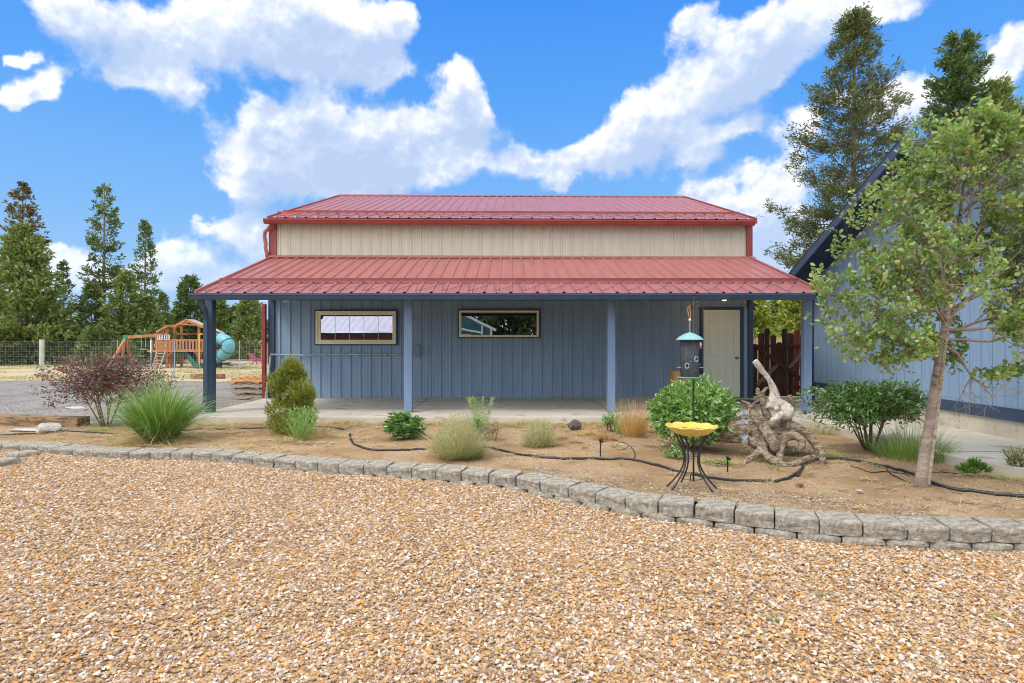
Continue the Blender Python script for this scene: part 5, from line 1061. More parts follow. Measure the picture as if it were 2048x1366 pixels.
mb = MB(); mb.lathe((f.x, f.y, 0), [(.001, zf(754)), (.108, zf(754.8)), (.09, zf(753.9)), (.001, zf(753.5))], 24); mb.build('seed', 'seed', fd)
for (x, y) in ((1386.5, 717.5), (1369.8, 730.5)):
    px_ = (x-1024)*Yf/FPX; dx = px_-f.x; yy = f.y-math.sqrt(max(0, .089**2-dx**2)); zz = zf(y); nr = Vector((dx, yy-f.y, 0)).normalized(); tv = Vector((-nr.y, nr.x, 0)); 
    mb = MB(); P = [Vector((px_, yy, zz))+nr*.004+tv*(.017*math.cos(a))+Vector((0, 0, .022*math.sin(a)-(.008 if math.sin(a) < 0 else 0))) for a in np.linspace(0, 6.283, 16)]; mb.tube(P, .006, 6); mb.tube([Vector((px_, yy, zz-.018))+nr*.002, Vector((px_, yy, zz-.022))+nr*.03], .005, 6); pt_ = mb.build('feeding_port', 'teal', fd, smooth=True)
    q_ = Vector((px_, yy, zz))+nr*.003; mb = MB(); mb.tube([q_-nr*.004, q_+nr*.0035], .013, 12); mb.build('port_hole', 'black', pt_)
for (x0, x1, y) in ((1354, 1364, 735), (1397.5, 1407.5, 735), (1391, 1399, 728.5)):
    a = Vector(W(x0, y, Yf)); b_ = Vector(W(x1, y, Yf)); b_.y -= .04*(x0 == 1391); mb = MB(); mb.tube([a, b_], .0045, 7); mb.build('perch', 'teal', fd)
mb = MB(); mb.tube([(f.x, f.y, zf(664.5)), (f.x, f.y, zf(641))], .0055, 7); hkx = c.x-.032
mb.tube([(f.x, f.y, zf(642)), (f.x-.009, f.y, zf(632)), (f.x-.012, f.y+.02, zf(624)), (f.x-.004, f.y+.05, zf(615)), (hkx, c.y, z(609)), (f.x+.012, f.y+.04, zf(616)), (f.x+.014, f.y+.02, zf(624)), (f.x+.009, f.y, zf(632)), (f.x, f.y, zf(642))], .0035, 6); mb.build('hanging_rope', 'rope', fd)
MB().box(f.x-.009, f.x+.009, f.y-.008, f.y+.008, zf(641), zf(637.5)).build('rope_clip', 'white_paint', fd)
px_, _, _ = W(1400, 0, Yf); mb = MB(); mb.box(px_-.008, px_+.012, f.y-.012, f.y+.012, zf(697), zf(691)); mb.build('tag', 'label_red', fd); mb = MB(); mb.box(px_-.006, px_+.012, f.y-.01, f.y+.012, zf(691), zf(685)); mb.build('clip', 'white_paint', fd)
# bird bath
Yb = 5.62; k = Yb/FPX; b0 = Vector(((1383-1024)*k, Yb, .118)); zb = lambda y: 1.5-(y-683)*k
bb = thing('bird_bath', 'yellow scalloped dish bird bath full of seed on curved black iron legs', 'bird bath', tuple(b0))
zr = zb(854); mb = MB(); fn = lambda r, zz, a: (r*(1+(.075*abs(math.cos(5*a))-.03)*(r/.23)**3), zz+(.010*abs(math.cos(5*a)))*(r/.23)**4)
mb.lathe((b0.x, b0.y, zr), [(.001, -.078), (.10, -.076), (.15, -.062), (.19, -.035), (.225, -.004), (.238, .004), (.234, .010), (.22, .004), (.185, -.022), (.145, -.046), (.09, -.058), (.001, -.060)], 100, fn=fn); mb.build('dish', 'yellow', bb, smooth=True)
mb = MB(); mb.lathe((b0.x, b0.y, zr), [(.001, -.022), (.10, -.025), (.158, -.036)], 30); mb.build('seed', 'seed', bb)
rg = np.random.default_rng(3); n = 260; a = rg.uniform(0, 6.28, n); r_ = np.sqrt(rg.uniform(0, 1, n))*.15; P = np.stack([b0.x+np.cos(a)*r_, b0.y+np.sin(a)*r_, np.full(n, zr-.024)], 1); V, F = leaves(P, rg.normal(size=(n, 3))*np.array([1, 1, .3]), .014, .008, rg); leafmat('lf_husk', [(.7, .66, .58), (.1, .09, .08), (.5, .42, .3)]); npmesh('seed_husks', V, F, 'lf_husk', bb)
for a0 in (204, 172, -52, -12, 98):
    for sg in (0,):
        a = R(a0); P = []
        for tq in np.linspace(0, 1, 14):
            h = (zr-.05)*(1-tq)+.118*tq; r_ = .068+.12*abs(tq-.50)**1.7/.5**1.7*(1.35 if tq > .5 else .72); P.append((b0.x+math.cos(a)*r_, b0.y+math.sin(a)*r_, h))
        mb = MB(); mb.tube(P, .0085, 8); mb.build('leg', 'iron', bb, smooth=True)
mb = MB()
for h, r_ in ((.40, .072), (.21, .10)): mb.tube([(b0.x+math.cos(a)*r_, b0.y+math.sin(a)*r_, h) for a in np.linspace(0, 6.283, 24)], .003, 5)
mb.build('ring', 'iron', bb)
# ---------------------------------------------------------------- pallets by the corner
for k, (xl, yt, yb, m, lb) in enumerate(((469, 788, 799, 'old_wood', 'lowest weathered grey pallet of the stack by the left corner of the workshop'), (463, 776, 788, 'old_wood', 'third pallet from the top of the stack by the left corner of the workshop'), (461, 766.5, 778, 'old_wood', 'second pallet from the top, weathered grey, of the stack by the corner'), (462, 755, 766.5, 'fresh_wood', 'top pallet of fresh orange wood on the stack by the corner'))):
    Yp = 14.2; x0 = W(xl, 0, Yp)[0]; x1 = -5.45; zt = W(0, yt, Yp)[2]-.0; zb_ = W(0, yb, Yp)[2]; zt = .105+.135*(k+1)-.012; zb_ = .105+.135*k
    o = thing('wooden_pallet', lb, 'pallet', ((x0+x1)/2, Yp+.5, zb_), 'stacked pallets'); a = zb_+.016; c_ = zt-.018; h = c_-a
    for j in range(3):
        y = Yp+j*.48; n = 3; pr = [(x0, a), (x0+.18, a)]
        for q in range(1): pass
        pr += [(x0+.30, a), (x0+.31, a+.016), (x0+.48, a+.016), (x0+.49, a), (x1, a), (x1, c_), (x0, c_)]
        MB().poly_y(pr, y, y+.04).build('stringer', m, o, bevel=.003)
    for j in range(7): x = x0+.01+j*(x1-x0-.12)/6; MB().box(x, x+.09, Yp-.01, Yp+1.05, c_+.001, c_+.017).build('deck_board', m, o)
    for j in range(3): x = x0+.01+j*(x1-x0-.12)/2; MB().box(x, x+.09, Yp-.01, Yp+1.05, a-.016, a-.001).build('deck_board', m, o)
timber('wood_block', (-6.05, 13.75, .17), (-5.72, 13.8, .17), .16, .11, 'old_wood', 'short sawn timber end lying at the foot of the pallet stack', 'timber', seed=9)
# ---------------------------------------------------------------- wire fence
def wire_fence():
    t = thing('wire_fence', 'wire mesh field fence on weathered posts running across behind the gravel driveway', 'fence', (-14, 23.5, .07)); Yw = 23.5
    mb = MB(); xs = np.arange(-27, -5.6, .105); r = .0022
    def wire(a, b_): a = Vector(a); b_ = Vector(b_); mb.tube([a, b_], r, 3, cap=False)
    for x in xs: wire((x, Yw, .10), (x, Yw, 1.50+.02*math.sin(x*.7)))
    for z_ in np.arange(.1, 1.52, .10): wire((-27, Yw, z_), (-5.6, Yw, z_))
    mb.build('wire_mesh', 'wire', t)
    for px_, w_, m in ((87, .085, 'post_wood'),):
        x = (px_-1024)*Yw/FPX; mb = MB(); mb.tube([(x, Yw-.09, .02), (x+.01, Yw-.09, 1.58)], w_, 10); mb.build('post', m, t)
    for px_ in (236, 350, 480, -40): x = (px_-1024)*Yw/FPX; mb = MB(); mb.box(x-.009, x+.009, Yw-.04, Yw-.005, 0, 1.55); mb.build('post', 'galv', t)
wire_fence()
def far_fence():
    t = thing('far_board_fence', 'long low weathered brown board fence far behind the playground', 'fence', (-26, 52, .05)); Yq = 50
    for i in range(95):
        x = -40+i*.24; y = Yq+(i*.03); mb = MB(); z0 = -.25; ps = 700-(x+26.9)*.9; mb.box(x, x+.225, y, y+.03, z0, .62+.018*(i)+random.uniform(-.02, .03)); mb.build('board', 'board_fence', t)
    for i in range(12): x = -39+i*2.0; y = Yq+(i*.25); MB().box(x, x+.12, y-.15, y-.01, -.3, .75+.15*i).build('post', 'board_fence', t)
far_fence()
# ---------------------------------------------------------------- playground
YP = 32.4
play = thing('play_set', 'cedar playground tower with swings, yellow pole, green slide and blue tube slide', 'playground', W(345, 736, YP)); sp = YP/FPX
q = lambda cx, cy, dy=0: Vector(W(200+cx/5.69, 600+cy/5.69, YP+dy)); z0p = q(0, 778).z
def pb(name, a, b_, w_, m='cedar', h=None, par=None): mb = MB(); mb.bar(a, b_, w_, h or w_); return mb.build(name, m, par or play)
g = lambda v: Vector((v.x, v.y, z0p))
a = q(290, 420); b_ = q(645, 400, 0)
pb('swing_beam', q(285, 425, 0), q(660, 400, 0), .12, h=.16); pb('beam_bracket', q(275, 422, -.01), q(318, 418, -.01), .16, 'green_tie', .2)
pb('swing_leg', q(290, 440, 0), q(85, 790, -1.3), .12); pb('swing_leg', q(290, 440, 0), q(372, 745, 1.2), .12); pb('swing_leg', q(278, 440, 0), q(258, 650, .2), .10); pb('swing_brace', q(180, 650, -.8), q(335, 640, .7), .09)
for cx in (640, 765, 805, 930, 1130, 1165):
    dy = 0 if cx in (640, 765, 1130) else 1.5
for (cx, top, dy) in ((650, 375, 0), (765, 290, 0), (1128, 290, 0), (850, 310, 1.6), (930, 300, 1.6), (1300, 330, 0), (810, 600, 1.6)):
    p = q(cx, top, dy); pb('tower_post', p, Vector((p.x, p.y, z0p)), .11)
pb('platform', q(640, 578, .8), q(1320, 578, .8), 1.7, h=.09); pb('top_beam', q(765, 297), q(940, 297), .08, h=.14); pb('cross_beam', q(850, 385, 1.5), q(1130, 385, 1.5), .06, h=.1)
# clubhouse wall
mb = MB(); A = q(650, 380); B = q(765, 575); n = 12
for i in range(n): zt_ = A.z-(A.z-B.z)*i/n; mb.box(A.x, B.x, YP-.04, YP-.01, zt_-(A.z-B.z)/n+.012, zt_)
cw = mb.build('clubhouse_wall', 'cedar', play)
for (x0, x1) in ((665, 722), (740, 802)):
    A = q(x0, 395); B = q(x1, 450); fm = MB(); t_ = .03; y = YP-.06
    fm.box(A.x, B.x, y-.02, y, A.z-t_, A.z); fm.box(A.x, B.x, y-.02, y, B.z, B.z+t_); xm = (A.x+B.x)/2
    for x in (A.x, A.x+(B.x-A.x)/3, A.x+(B.x-A.x)*2/3, B.x-t_): fm.box(x, x+t_, y-.019, y-.001, B.z, A.z)
    fm.box(A.x, B.x, y-.018, y-.002, (A.z+B.z)/2-.012, (A.z+B.z)/2+.012); wf = fm.build('window_frame', 'white_paint', cw); MB().box(A.x, B.x, y+.002, y+.012, B.z, A.z).build('window_opening', 'black', wf)
pb('clubhouse_rail', q(645, 372), q(770, 372), .06, h=.06)
# roofs: lean-to over the clubhouse and gabled canopy
def slab4(name, pts, th_, m, par=play):
    P = [Vector(p) for p in pts]; n = (P[1]-P[0]).cross(P[3]-P[0]).normalized()*th_; mb = MB(); mb.add(P+[p+n for p in P], [(0, 1, 2, 3), (7, 6, 5, 4), (0, 4, 5, 1), (1, 5, 6, 2), (2, 6, 7, 3), (3, 7, 4, 0)]); return mb.build(name, m, par)
slab4('clubhouse_roof', [q(640, 362, -.3), q(775, 290, -.3), q(775, 290, 1.7), q(640, 362, 1.7)], .05, 'cedar'); pb('roof_edge', q(640, 362, -.32), q(775, 292, -.32), .05, h=.10)
rg_ = [q(850, 295, -.2), q(980, 228, -.2), q(1190, 318, -.2)]
pb('gable_rafter', q(850, 295, -.2), q(982, 228, -.2), .06, h=.12); pb('gable_rafter', q(978, 228, -.2), q(1195, 318, -.2), .06, h=.12); pb('gable_tie', q(905, 275, -.2), q(1090, 285, -.2), .05, h=.07); pb('gable_post', q(985, 232, -.2), q(985, 272, -.2), .05)
pb('gable_brace', q(985, 270, -.2), q(945, 252, -.2), .04); pb('gable_brace', q(985, 270, -.2), q(1025, 250, -.2), .04)
E = Vector((.55, 2.6, 0)); slab4('canopy', [q(980, 224, -.2), q(1200, 318, -.2), q(1290, 320, 1.8), q(1075, 227, 1.8)], .03, 'canopy'); slab4('canopy', [q(850, 292, -.2), q(980, 224, -.2), q(1075, 227, 1.8), q(945, 295, 1.8)], .03, 'canopy')
slab4('canopy', [q(1180, 310, -.1), q(1418, 385, .0), q(1418, 378, 1.5), q(1260, 300, 1.5)], .03, 'canopy'); pb('roof_edge', q(1190, 382, .0), q(1420, 382, .0), .05, h=.06); pb('tower_post', q(1405, 385, .5), q(1405, 430, .5), .08)
# railing
pb('rail', q(775, 455, -.02), q(1200, 455, -.02), .05, h=.08); pb('rail', q(775, 572, -.02), q(1200, 572, -.02), .05, h=.1)
for cx in list(range(805, 845, 24))+list(range(875, 1180, 37)): pb('baluster', q(cx, 455, -.04), q(cx, 575, -.04), .085, h=.03)
slab4('side_panel', [q(775, 460, -.03), q(845, 460, -.03), q(845, 570, -.03), q(775, 570, -.03)], .02, 'cedar'); pb('corner_brace', q(770, 640), q(820, 592), .06); pb('corner_brace', q(935, 640, 1.5), q(895, 592, 1.5), .06); pb('corner_brace', q(1125, 640), q(1080, 592), .06)
for cx in (640, 760): mb = MB(); p = q(cx, 520, -.1); mb.tube([p+Vector((0, -.02, .12)), p+Vector((-.04, -.07, .06)), p+Vector((-.04, -.07, -.06)), p+Vector((0, -.02, -.12))], .02, 6); mb.build('grab_handle', 'play_yellow', play)
pb('ladder_side', q(655, 580, 0), q(597, 765, -.7), .05, 'old_wood', .09); pb('ladder_side', q(750, 575, 0), q(680, 775, -.7), .05, 'old_wood', .09)
for i, y in enumerate((608, 640, 685, 725)): x = 646-(y-600)*.33; pb('ladder_rung', q(x, y, -.1-.15*i), q(x+88, y, -.1-.15*i), .05, 'old_wood')
mb = MB(); mb.tube([q(1165, 388, -.3), q(1140, 390, -.3), q(1130, 400, -.3), q(1132, 785, -.3)], .035, 8); mb.build('fire_pole', 'play_yellow', play)
mb = MB(); P = [q(900, 588, .8), q(1000, 605, .6), q(1060, 680, .2), q(1110, 750, -.1), q(1150, 768, -.2)]; 
for i in range(len(P)-1): mb.bar(P[i], P[i+1]+(P[i+1]-P[i])*.05, .5, .05); mb.bar(P[i]+Vector((0, -.25, .08)), P[i+1]+Vector((0, -.25, .08)), .03, .2); mb.bar(P[i]+Vector((0, .25, .08)), P[i+1]+Vector((0, .25, .08)), .03, .2)
mb.build('slide', 'slide_green', play)
mb = MB(); P = [q(1290, 450, .3), q(1370, 440, 0), q(1450, 480, -.3), q(1455, 560, -.3), q(1390, 630, .0), q(1310, 680, .3), q(1330, 730, .1), q(1430, 755, -.5)]; PP = []
for i in range(len(P)-1):
    p0, p1, p2, p3 = P[max(i-1, 0)], P[i], P[i+1], P[min(i+2, len(P)-1)]
    for kk in range(6): f_ = kk/6; PP.append(.5*((2*p1)+(p2-p0)*f_+(2*p0-5*p1+4*p2-p3)*f_*f_+(3*p1-p0-3*p2+p3)*f_**3))
mb.tube(PP[:30], .32, 16); tbs = mb.build('tube_slide', 'slide_blue', play, smooth=True)
for j in (6, 12, 18, 24):
    mb = MB(); mb.tube([PP[j]-(PP[j+1]-PP[j]).normalized()*.03, PP[j]+(PP[j+1]-PP[j]).normalized()*.03], .342, 16); mb.build('tube_joint', 'slide_green', tbs)
mb = MB(); mb.tube(PP[29:38], [.33]*6+[.26]*3, 12, cap=False); mb.build('slide_exit', 'slide_green', play)
for cx in (1350, 1365): pb('slide_support', q(cx, 640, .5), g(q(cx, 640, .5)), .07)
for (c0, c1, yb_) in ((418, 460, 0), (540, 586, 0)): pass
for (x0, x1, yy, m) in ((475, 520, 560, 'galv'), (575, 590, 740, 'white_paint')):
    mb = MB(); mb.tube([q(x0, 415), q(x0, yy)], .012, 4); mb.tube([q(x1, 412), q(x1, yy)], .012, 4); mb.build('swing_chain', 'galv', play)
    mb = MB(); mb.bar(q(x0-8, yy), q(x1+8, yy), .25, .05); mb.build('swing_seat', 'teal', play)
mb = MB(); mb.bar(q(583, 455), q(585, 600), .12, .05); mb.build('trapeze_cover', 'white_paint', play)
mb = MB(); mb.bar(q(600, 700, .5), q(1180, 710, .5), .5, .4); 
# chair, logs, shed beyond
def q2(cx, cy, Y): return Vector(W(200+cx/5.69, 600+cy/5.69, Y))
ch = thing('lounge_chair', 'small pink metal lawn chair on the grass beyond the pallets', 'chair', tuple(q2(1770, 735, 33)))
mb = MB(); w_ = .5
for sy in (0, w_):
    o_ = Vector((0, sy, 0)); mb.tube([q2(1695, 612, 33)+o_, q2(1712, 640, 33)+o_, q2(1745, 690, 33)+o_, q2(1800, 668, 33)+o_, q2(1828, 715, 33)+o_], .03, 6); mb.tube([q2(1745, 690, 33)+o_, q2(1735, 735, 33)+o_], .03, 6); mb.tube([q2(1745, 700, 33)+o_, q2(1800, 690, 33)+o_], .022, 6)
mb.build('frame', 'pink', ch)
mb = MB()
for k in range(9):
    f_ = k/8; p = q2(1695, 612, 33).lerp(q2(1745, 690, 33), f_); mb.box(p.x-.02, p.x+.02, p.y, p.y+w_, p.z-.02, p.z+.02)
    p = q2(1745, 690, 33).lerp(q2(1800, 668, 33), f_); mb.box(p.x-.02, p.x+.02, p.y, p.y+w_, p.z-.015, p.z+.015)
mb.build('slats', 'pink', ch)
rock(q2(1590, 735, 32.5), (.55, .3, .14), 'rock', 'low heap of pale stones on the grass between slide and pink chair', 33, 'stones')
rock(q2(1475, 738, 33), (.45, .3, .10), 'dark_rock', 'dark low stone on the grass beside the slide exit', 34)
sh = thing('garden_shed', 'small cedar shed with a pale roof showing beside the red downspout', 'shed', tuple(q2(1860, 560, 40))); a = q2(1830, 490, 40); c_ = q2(1990, 620, 40)
MB().box(a.x, c_.x, 40, 42, -.2, a.z).build('wall', 'cedar', sh); ap = q2(1925, 395, 40); slab4('roof', [q2(1805, 492, 39.7), q2(1925, 395, 39.7), Vector((ap.x, 42.3, ap.z)), Vector((q2(1805, 492, 40).x, 42.3, q2(0, 492, 40).z))], .05, 'canopy', sh); slab4('roof', [q2(1925, 395, 39.7), q2(2045, 492, 39.7), Vector((q2(2045, 492, 40).x, 42.3, q2(0, 492, 40).z)), Vector((ap.x, 42.3, ap.z))], .05, 'canopy', sh)
# field grass
rg = np.random.default_rng(200); VF = []
n = 9000; X = rg.uniform(-30, -6, n); Y = rg.uniform(21, 48, n); keep = np.array([mnoise.noise(Vector((x*.25, y*.25, 9))) > -.12 for x, y in zip(X, Y)]); X = X[keep]; Y = Y[keep]; n = len(X)
for rep in range(5):
    P = np.stack([X+rg.normal(size=n)*.15, Y+rg.normal(size=n)*.15, np.array([gh(x, y) for x, y in zip(X, Y)])], 1); VF.append(blades(P, unit(rg.normal(size=(n, 3))*.5+np.array([0, 0, 1])), rg.uniform(.06, .17, n), .02, .5, rg, 2))
V, F = cat2(VF); leafmat('lf_field', [(.50, .40, .21), (.56, .46, .26), (.30, .32, .12), (.22, .27, .09), (.48, .40, .22)]); tag(npmesh('field_grass', V, F, 'lf_field'), 'dry tufted grass over the field behind the wire fence', 'grass', kind='stuff')
n = 2600; X = rg.uniform(-9.6, -5.7, n); Y = np.abs(rg.normal(size=n))*.5+13.4-(X+5.7)*-.75; P = np.stack([X, 10.4+(X+9.6)*0+rg.uniform(0, 1, n)**2*1.2, np.full(n, .12)], 1)
P2 = np.stack([rg.uniform(-6.8, -5.65, n), rg.uniform(11.2, 13.9, n), np.full(n, .12)], 1); P2 = P2[P2[:, 0] > -5.65-(rg.uniform(0, 1, n)**2)*1.0]
V, F = blades(P2, unit(rg.normal(size=P2.shape)*.8+np.array([0, 0, 1])), .06, .006, .6, rg, 2); tag(npmesh('straw_edge', V, F, 'lf_straw'), 'straw along the left edge of the slab', 'ground cover', kind='stuff')
# ---------------------------------------------------------------- conifers
def conifer(name, label, cat, x, y, z0, H, Rr, cb, nb, m, seed, tuft_=.3, jit=.22, per=6.5, shape=.8, trunk_r=None, group=None, droop=.10, wid=.13, dead=0, gap=.3, k_=5, flat=1.0, lean=0, low=1.0):
    rng = np.random.default_rng(seed); t = thing(name, label, cat, (x, y, z0), group); tr = trunk_r or H*.013; mb = MB()
    ax = lambda f: np.array([x+lean*f*H+.06*math.sin(f*5+seed)*H*.03, y+.05*math.cos(f*4+seed)*H*.03, z0+f*H])
    mb.tube([ax(f) for f in np.linspace(-.02, 1, 12)], [tr*(1-.93*f)+.008 for f in np.linspace(0, 1, 12)], 7)
    C = []; Dd = []
    for i in range(nb):
        f = cb+(1-cb)*(rng.uniform()**(.9))*.985; u = (f-cb)/(1-cb); az_ = rng.uniform(0, 6.283)
        env = (1-u)**shape*min(1, (u+.06)*5*low+.25) ; L = Rr*env*rng.uniform(.55, 1.12)*(1+.25*math.sin(az_*2+seed))+.12*Rr*.5
        h = np.array([math.cos(az_), math.sin(az_), 0]); p0 = ax(f); e = droop*(1-u)-.35*u
        ns = 6; pts = [p0+h*L*s_+np.array([0, 0, L*(-e*s_+.28*s_*s_)])+rng.normal(size=3)*L*.02 for s_ in np.linspace(0, 1, ns)]
        mb.tube(pts, [max(.006, tr*.22*(1-u))*(1-.8*s_)+.003 for s_ in np.linspace(0, 1, ns)], 3, cap=False)
        side = np.cross(h, [0, 0, 1]); nt_ = max(3, int(L*per*rng.uniform(.7, 1.3)))
        for j in range(nt_):
            s_ = rng.uniform(gap, 1)**.8; q_ = p0+h*L*s_+np.array([0, 0, L*(-e*s_+.28*s_*s_)]); wv = (1-s_*.6)*L*.32
            o_ = side*rng.uniform(-1, 1)*wv; C.append(q_+o_+np.array([0, 0, rng.uniform(-.03, .09)])*1.0); Dd.append(unit(h*.8+o_/max(wv, .01)*.5+np.array([0, 0, .45])+rng.normal(size=3)*.25))
    for i in range(dead):
        f = rng.uniform(.08, cb+.12); az_ = rng.uniform(0, 6.283); L = Rr*rng.uniform(.3, .8); h = np.array([math.cos(az_), math.sin(az_), 0]); p0 = ax(f); mb.tube([p0, p0+h*L*.5+np.array([0, 0, .05*L]), p0+h*L+np.array([0, 0, -.25*L])], [.025, .014, .006], 3, cap=False)
    C = np.array(C); Dd = np.array(Dd); n = len(C); Ps = []; Ds = []
    for j in range(k_): Ps.append(C+rng.normal(size=(n, 3))*tuft_*jit); Ds.append(unit(Dd+rng.normal(size=(n, 3))*.55))
    Ps = np.concatenate(Ps); Ds = np.concatenate(Ds); V, F = leaves(Ps, Ds, tuft_*rng.uniform(.6, 1.2, len(Ps)), tuft_*wid/.34*rng.uniform(.7, 1.3, len(Ps)), rng, 'needle')
    npmesh('crown', V, F, m, t); mb.build('trunk', 'bark', t, fixn=False); return t
def ctree(px, ptop, hw, Y, cb, nb, m, seed, label, pbase=733, **k):
    x, _, zt_ = W(px, ptop, Y); z0 = gh(x, Y)-.05; return conifer('conifer', label, 'tree', x, Y, z0, zt_-z0, hw*Y/FPX, cb, nb, m, seed, **k)
FG = 'conifers behind the wire fence'
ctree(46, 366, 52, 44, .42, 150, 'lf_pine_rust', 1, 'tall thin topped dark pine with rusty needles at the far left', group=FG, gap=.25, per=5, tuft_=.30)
ctree(42, 455, 98, 38, .12, 420, 'lf_pine_pale', 2, 'broad full green conifer at the left edge in front of the rusty topped pine', group=FG, per=5.5, tuft_=.30, low=3)
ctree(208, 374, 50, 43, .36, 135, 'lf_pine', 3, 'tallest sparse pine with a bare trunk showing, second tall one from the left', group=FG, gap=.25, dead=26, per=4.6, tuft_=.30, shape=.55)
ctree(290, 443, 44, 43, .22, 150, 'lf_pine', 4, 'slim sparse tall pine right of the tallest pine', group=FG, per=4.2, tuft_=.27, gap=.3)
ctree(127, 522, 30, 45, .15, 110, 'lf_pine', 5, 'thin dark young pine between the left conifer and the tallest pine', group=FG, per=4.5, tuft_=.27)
ctree(252, 545, 52, 40, .08, 260, 'lf_pine_pale', 6, 'bushy green conifer filling in below the tallest and the slim pine', group=FG, per=5.5, tuft_=.29, low=3, dead=20)
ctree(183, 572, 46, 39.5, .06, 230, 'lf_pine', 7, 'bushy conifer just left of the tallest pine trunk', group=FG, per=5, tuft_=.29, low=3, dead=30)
ctree(325, 588, 27, 46, .06, 150, 'lf_pine_pale', 8, 'small pointed conifer right of the slim pine', group=FG, per=5.5, tuft_=.26, low=3)
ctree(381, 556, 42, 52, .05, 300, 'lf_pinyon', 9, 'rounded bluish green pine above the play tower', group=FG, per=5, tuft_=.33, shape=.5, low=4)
ctree(437, 597, 34, 50, .05, 240, 'lf_pine_pale', 10, 'green conifer just right of the left porch post', group=FG, per=5, tuft_=.30, shape=.6, low=4)
ctree(497, 586, 42, 48, .05, 300, 'lf_pine_pale', 11, 'green conifer between the left porch post and the workshop corner', group=FG, per=5, tuft_=.30, shape=.6, low=4)
ctree(100, 600, 36, 41, .05, 170, 'lf_pine_pale', 12, 'low green conifer at the right foot of the broad left conifer', group=FG, per=5, tuft_=.28, low=4)
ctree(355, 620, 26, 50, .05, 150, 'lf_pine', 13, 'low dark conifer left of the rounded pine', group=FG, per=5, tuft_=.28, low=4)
ctree(298, 596, 36, 41, .06, 190, 'lf_pine_pale', 14, 'green conifer below the slim pine, behind the swing beam', group=FG, per=5, tuft_=.28, low=4)
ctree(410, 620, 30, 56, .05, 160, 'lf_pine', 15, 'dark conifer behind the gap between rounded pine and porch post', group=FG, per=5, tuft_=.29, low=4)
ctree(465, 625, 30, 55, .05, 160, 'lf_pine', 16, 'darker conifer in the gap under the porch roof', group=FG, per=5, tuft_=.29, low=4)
ctree(-30, 520, 60, 40, .08, 260, 'lf_pine_pale', 17, 'conifer cut by the left edge of the photo', group=FG, per=5, tuft_=.29, low=3)
# low dense woodland behind them
rg = np.random.default_rng(300); VF = []
for k in range(95):
    Y = rg.uniform(54, 72); px_ = rg.uniform(-250, 560); x = (px_-1024)*Y/FPX; H_ = rg.uniform(2.8, 5.2); n = 700; u = rg.uniform(0, 1, n); a = rg.uniform(0, 6.28, n); r_ = (1-u)**.7*1.7*np.sqrt(rg.uniform(.2, 1, n)); P = np.stack([x+np.cos(a)*r_, Y+np.sin(a)*r_, -.2+u*H_], 1)
    VF.append(leaves(P, unit(np.stack([np.cos(a), np.sin(a), np.full(n, .5)], 1)+rg.normal(size=(n, 3))*.4), .5, .22, rg, 'needle'))
for k in range(60):
    Y = rg.uniform(36, 50); px_ = rg.uniform(-60, 330); x = (px_-1024)*Y/FPX; H_ = rg.uniform(1.4, 2.6); n = 500; u = rg.uniform(0, 1, n); a = rg.uniform(0, 6.28, n); r_ = (1-u)**.6*1.3*np.sqrt(rg.uniform(.2, 1, n)); P = np.stack([x+np.cos(a)*r_, Y+np.sin(a)*r_, -.05+u*H_], 1)
    VF.append(leaves(P, unit(np.stack([np.cos(a), np.sin(a), np.full(n, .5)], 1)+rg.normal(size=(n, 3))*.4), .36, .14, rg, 'needle'))
V, F = cat2(VF); tag(npmesh('far_woodland', V, F, 'lf_pine'), 'dark low woodland filling the distance behind the fence', 'woodland', kind='stuff')
# right: big fir and two junipers behind the blue house
x, _, zt_ = W(1708, 22, 19.5); conifer('fir_tree', 'big ragged fir towering behind the ridge of the blue house', 'tree', x, 19.5, .1, zt_-.1, 2.5, .28, 340, 'lf_fir', 41, tuft_=.15, jit=.58, per=4.6, wid=.085, gap=.32, shape=.85, k_=24, droop=.16, lean=.0)
x, _, zt_ = W(1915, 72, 22); conifer('juniper_tree', 'dense dark juniper behind the blue house, right of the big fir', 'tree', x, 22, .1, zt_-.1, 1.5, .35, 420, 'lf_pinyon', 42, tuft_=.20, per=15, wid=.09, gap=.15, shape=.5, k_=6, low=3)
x, _, zt_ = W(1998, 162, 21); conifer('juniper_tree', 'shorter green juniper at the right edge above the young tree', 'tree', x, 21, .1, zt_-.1, 1.4, .35, 360, 'lf_pine_pale', 43, tuft_=.20, per=14, wid=.09, gap=.15, shape=.6, k_=6, low=3)
x, _, zt_ = W(2100, 190, 21); conifer('juniper_tree', 'juniper just outside the right edge beside the shorter one', 'tree', x, 22.5, .1, zt_-.1, 1.6, .35, 300, 'lf_pinyon', 44, tuft_=.22, per=12, wid=.1, gap=.15, shape=.6, k_=6, low=3)
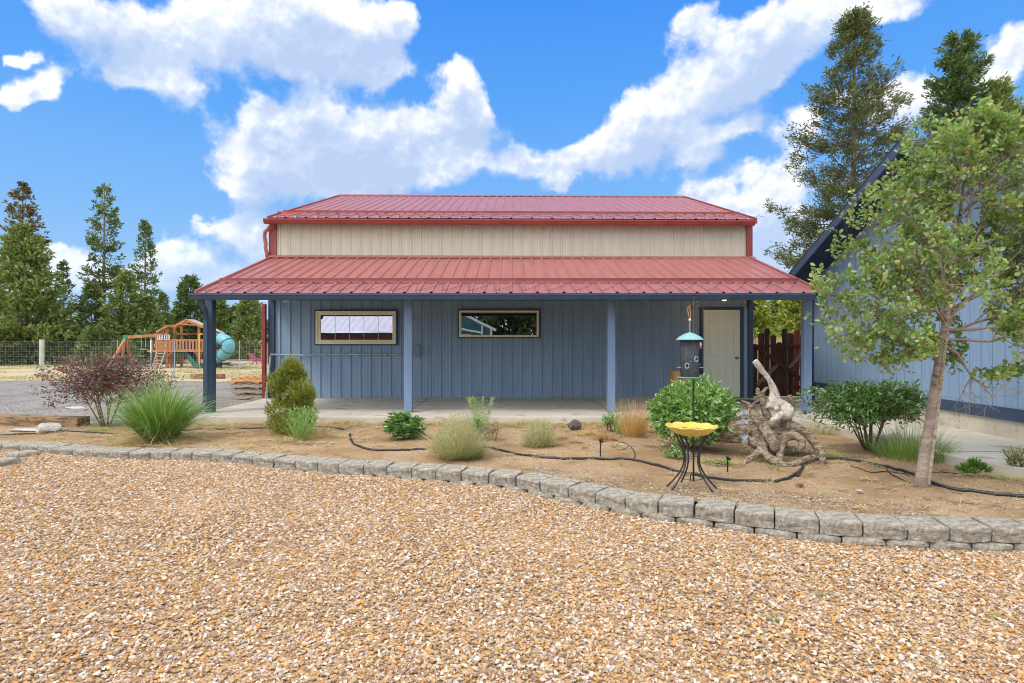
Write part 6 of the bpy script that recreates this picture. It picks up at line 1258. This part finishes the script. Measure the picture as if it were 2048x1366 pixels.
for k, (px_, pt_, Y, hw, lb) in enumerate(((1512, 592, 34, 32, 'yellow green broad tree behind the gate, nearest the workshop corner'), (1555, 606, 38, 34, 'middle yellow green tree behind the wooden gate'), (1592, 590, 32, 34, 'yellow green tree behind the gate beside the right porch post'), (1530, 618, 44, 30, 'small far yellow green tree behind the gate'))):
    x, _, zt_ = W(px_, pt_, Y); conifer('lime_tree', lb, 'tree', x, Y, 0, zt_, hw*Y/FPX, .08, 260, 'lf_lime' if k != 1 else 'lf_pine_pale', 50+k, tuft_=.26, per=9, wid=.2, shape=.35, low=5, gap=.15, k_=6, dead=14, group='yellow green trees behind the gate')
# ---------------------------------------------------------------- what the windows mirror: behind the camera
bh = thing('long_shed', 'long brown shed with a white ribbed metal roof, mirrored in the left window', 'shed', (-10, -11, 0)); MB().box(-19, -5.5, -15, -10.5, -.2, 2.05).build('wall', 'brown_wall', bh)
mb = MB(); sl2 = (3.15-1.93)/3.0
V = []; k = 0
n_ = 60
for i in range(n_+1):
    x = -19.3+14*i/n_; V += [(x, -10.2, 2.04+.03*(i % 2)+.10*math.exp(-((x+9.6)/1.6)**2)), (x, -13.2, 3.2+.03*(i % 2))]
mb.add(V, [(2*i, 2*i+2, 2*i+3, 2*i+1) for i in range(n_)]); mb.build('roof', 'white_metal', bh, fixn=False)
gb = thing('green_cottage', 'green cottage with white roof trim, mirrored in the right window', 'house', (-2, -11, 0)); MB().box(-5.0, -1.35, -15, -10.6, -.2, 2.35).build('wall', 'green_paint', gb)
MB().poly_y([(-5, 2.35), (-1.35, 2.35), (-3.9, 3.6)], -15, -10.6).build('gable', 'green_paint', gb)
mb = MB(); mb.bar((-3.9, -10.4, 3.65), (-1.0, -10.4, 2.2), .2, .16); mb.bar((-5.2, -10.4, 2.7), (-1.9, -10.4, 2.05), .3, .12); mb.bar((-1.9, -10.5, 2.5), (-1.9, -10.5, .2), .12, .14); mb.bar((-1.3, -10.45, 2.3), (-1.3, -10.45, .2), .12, .14); mb.build('trim', 'white_paint', gb)
MB().box(-4.9, -2.6, -10.62, -10.55, .5, 1.95).build('garage_panel', 'cream', gb)
for k, (x, y, H_) in enumerate(((-.2, -15, 8), (1.5, -14, 9), (3.2, -15.5, 8), (-2.5, -18, 9), (5, -14, 8))):
    conifer('conifer', 'dark conifer behind the camera, number %s from the cottage, mirrored in the right window' % ['one', 'two', 'three', 'four', 'five'][k], 'tree', x, y, 0, H_, 1.7, .03, 260, 'lf_pine', 60+k, tuft_=.5, per=5, low=5, group='conifers mirrored in the window')
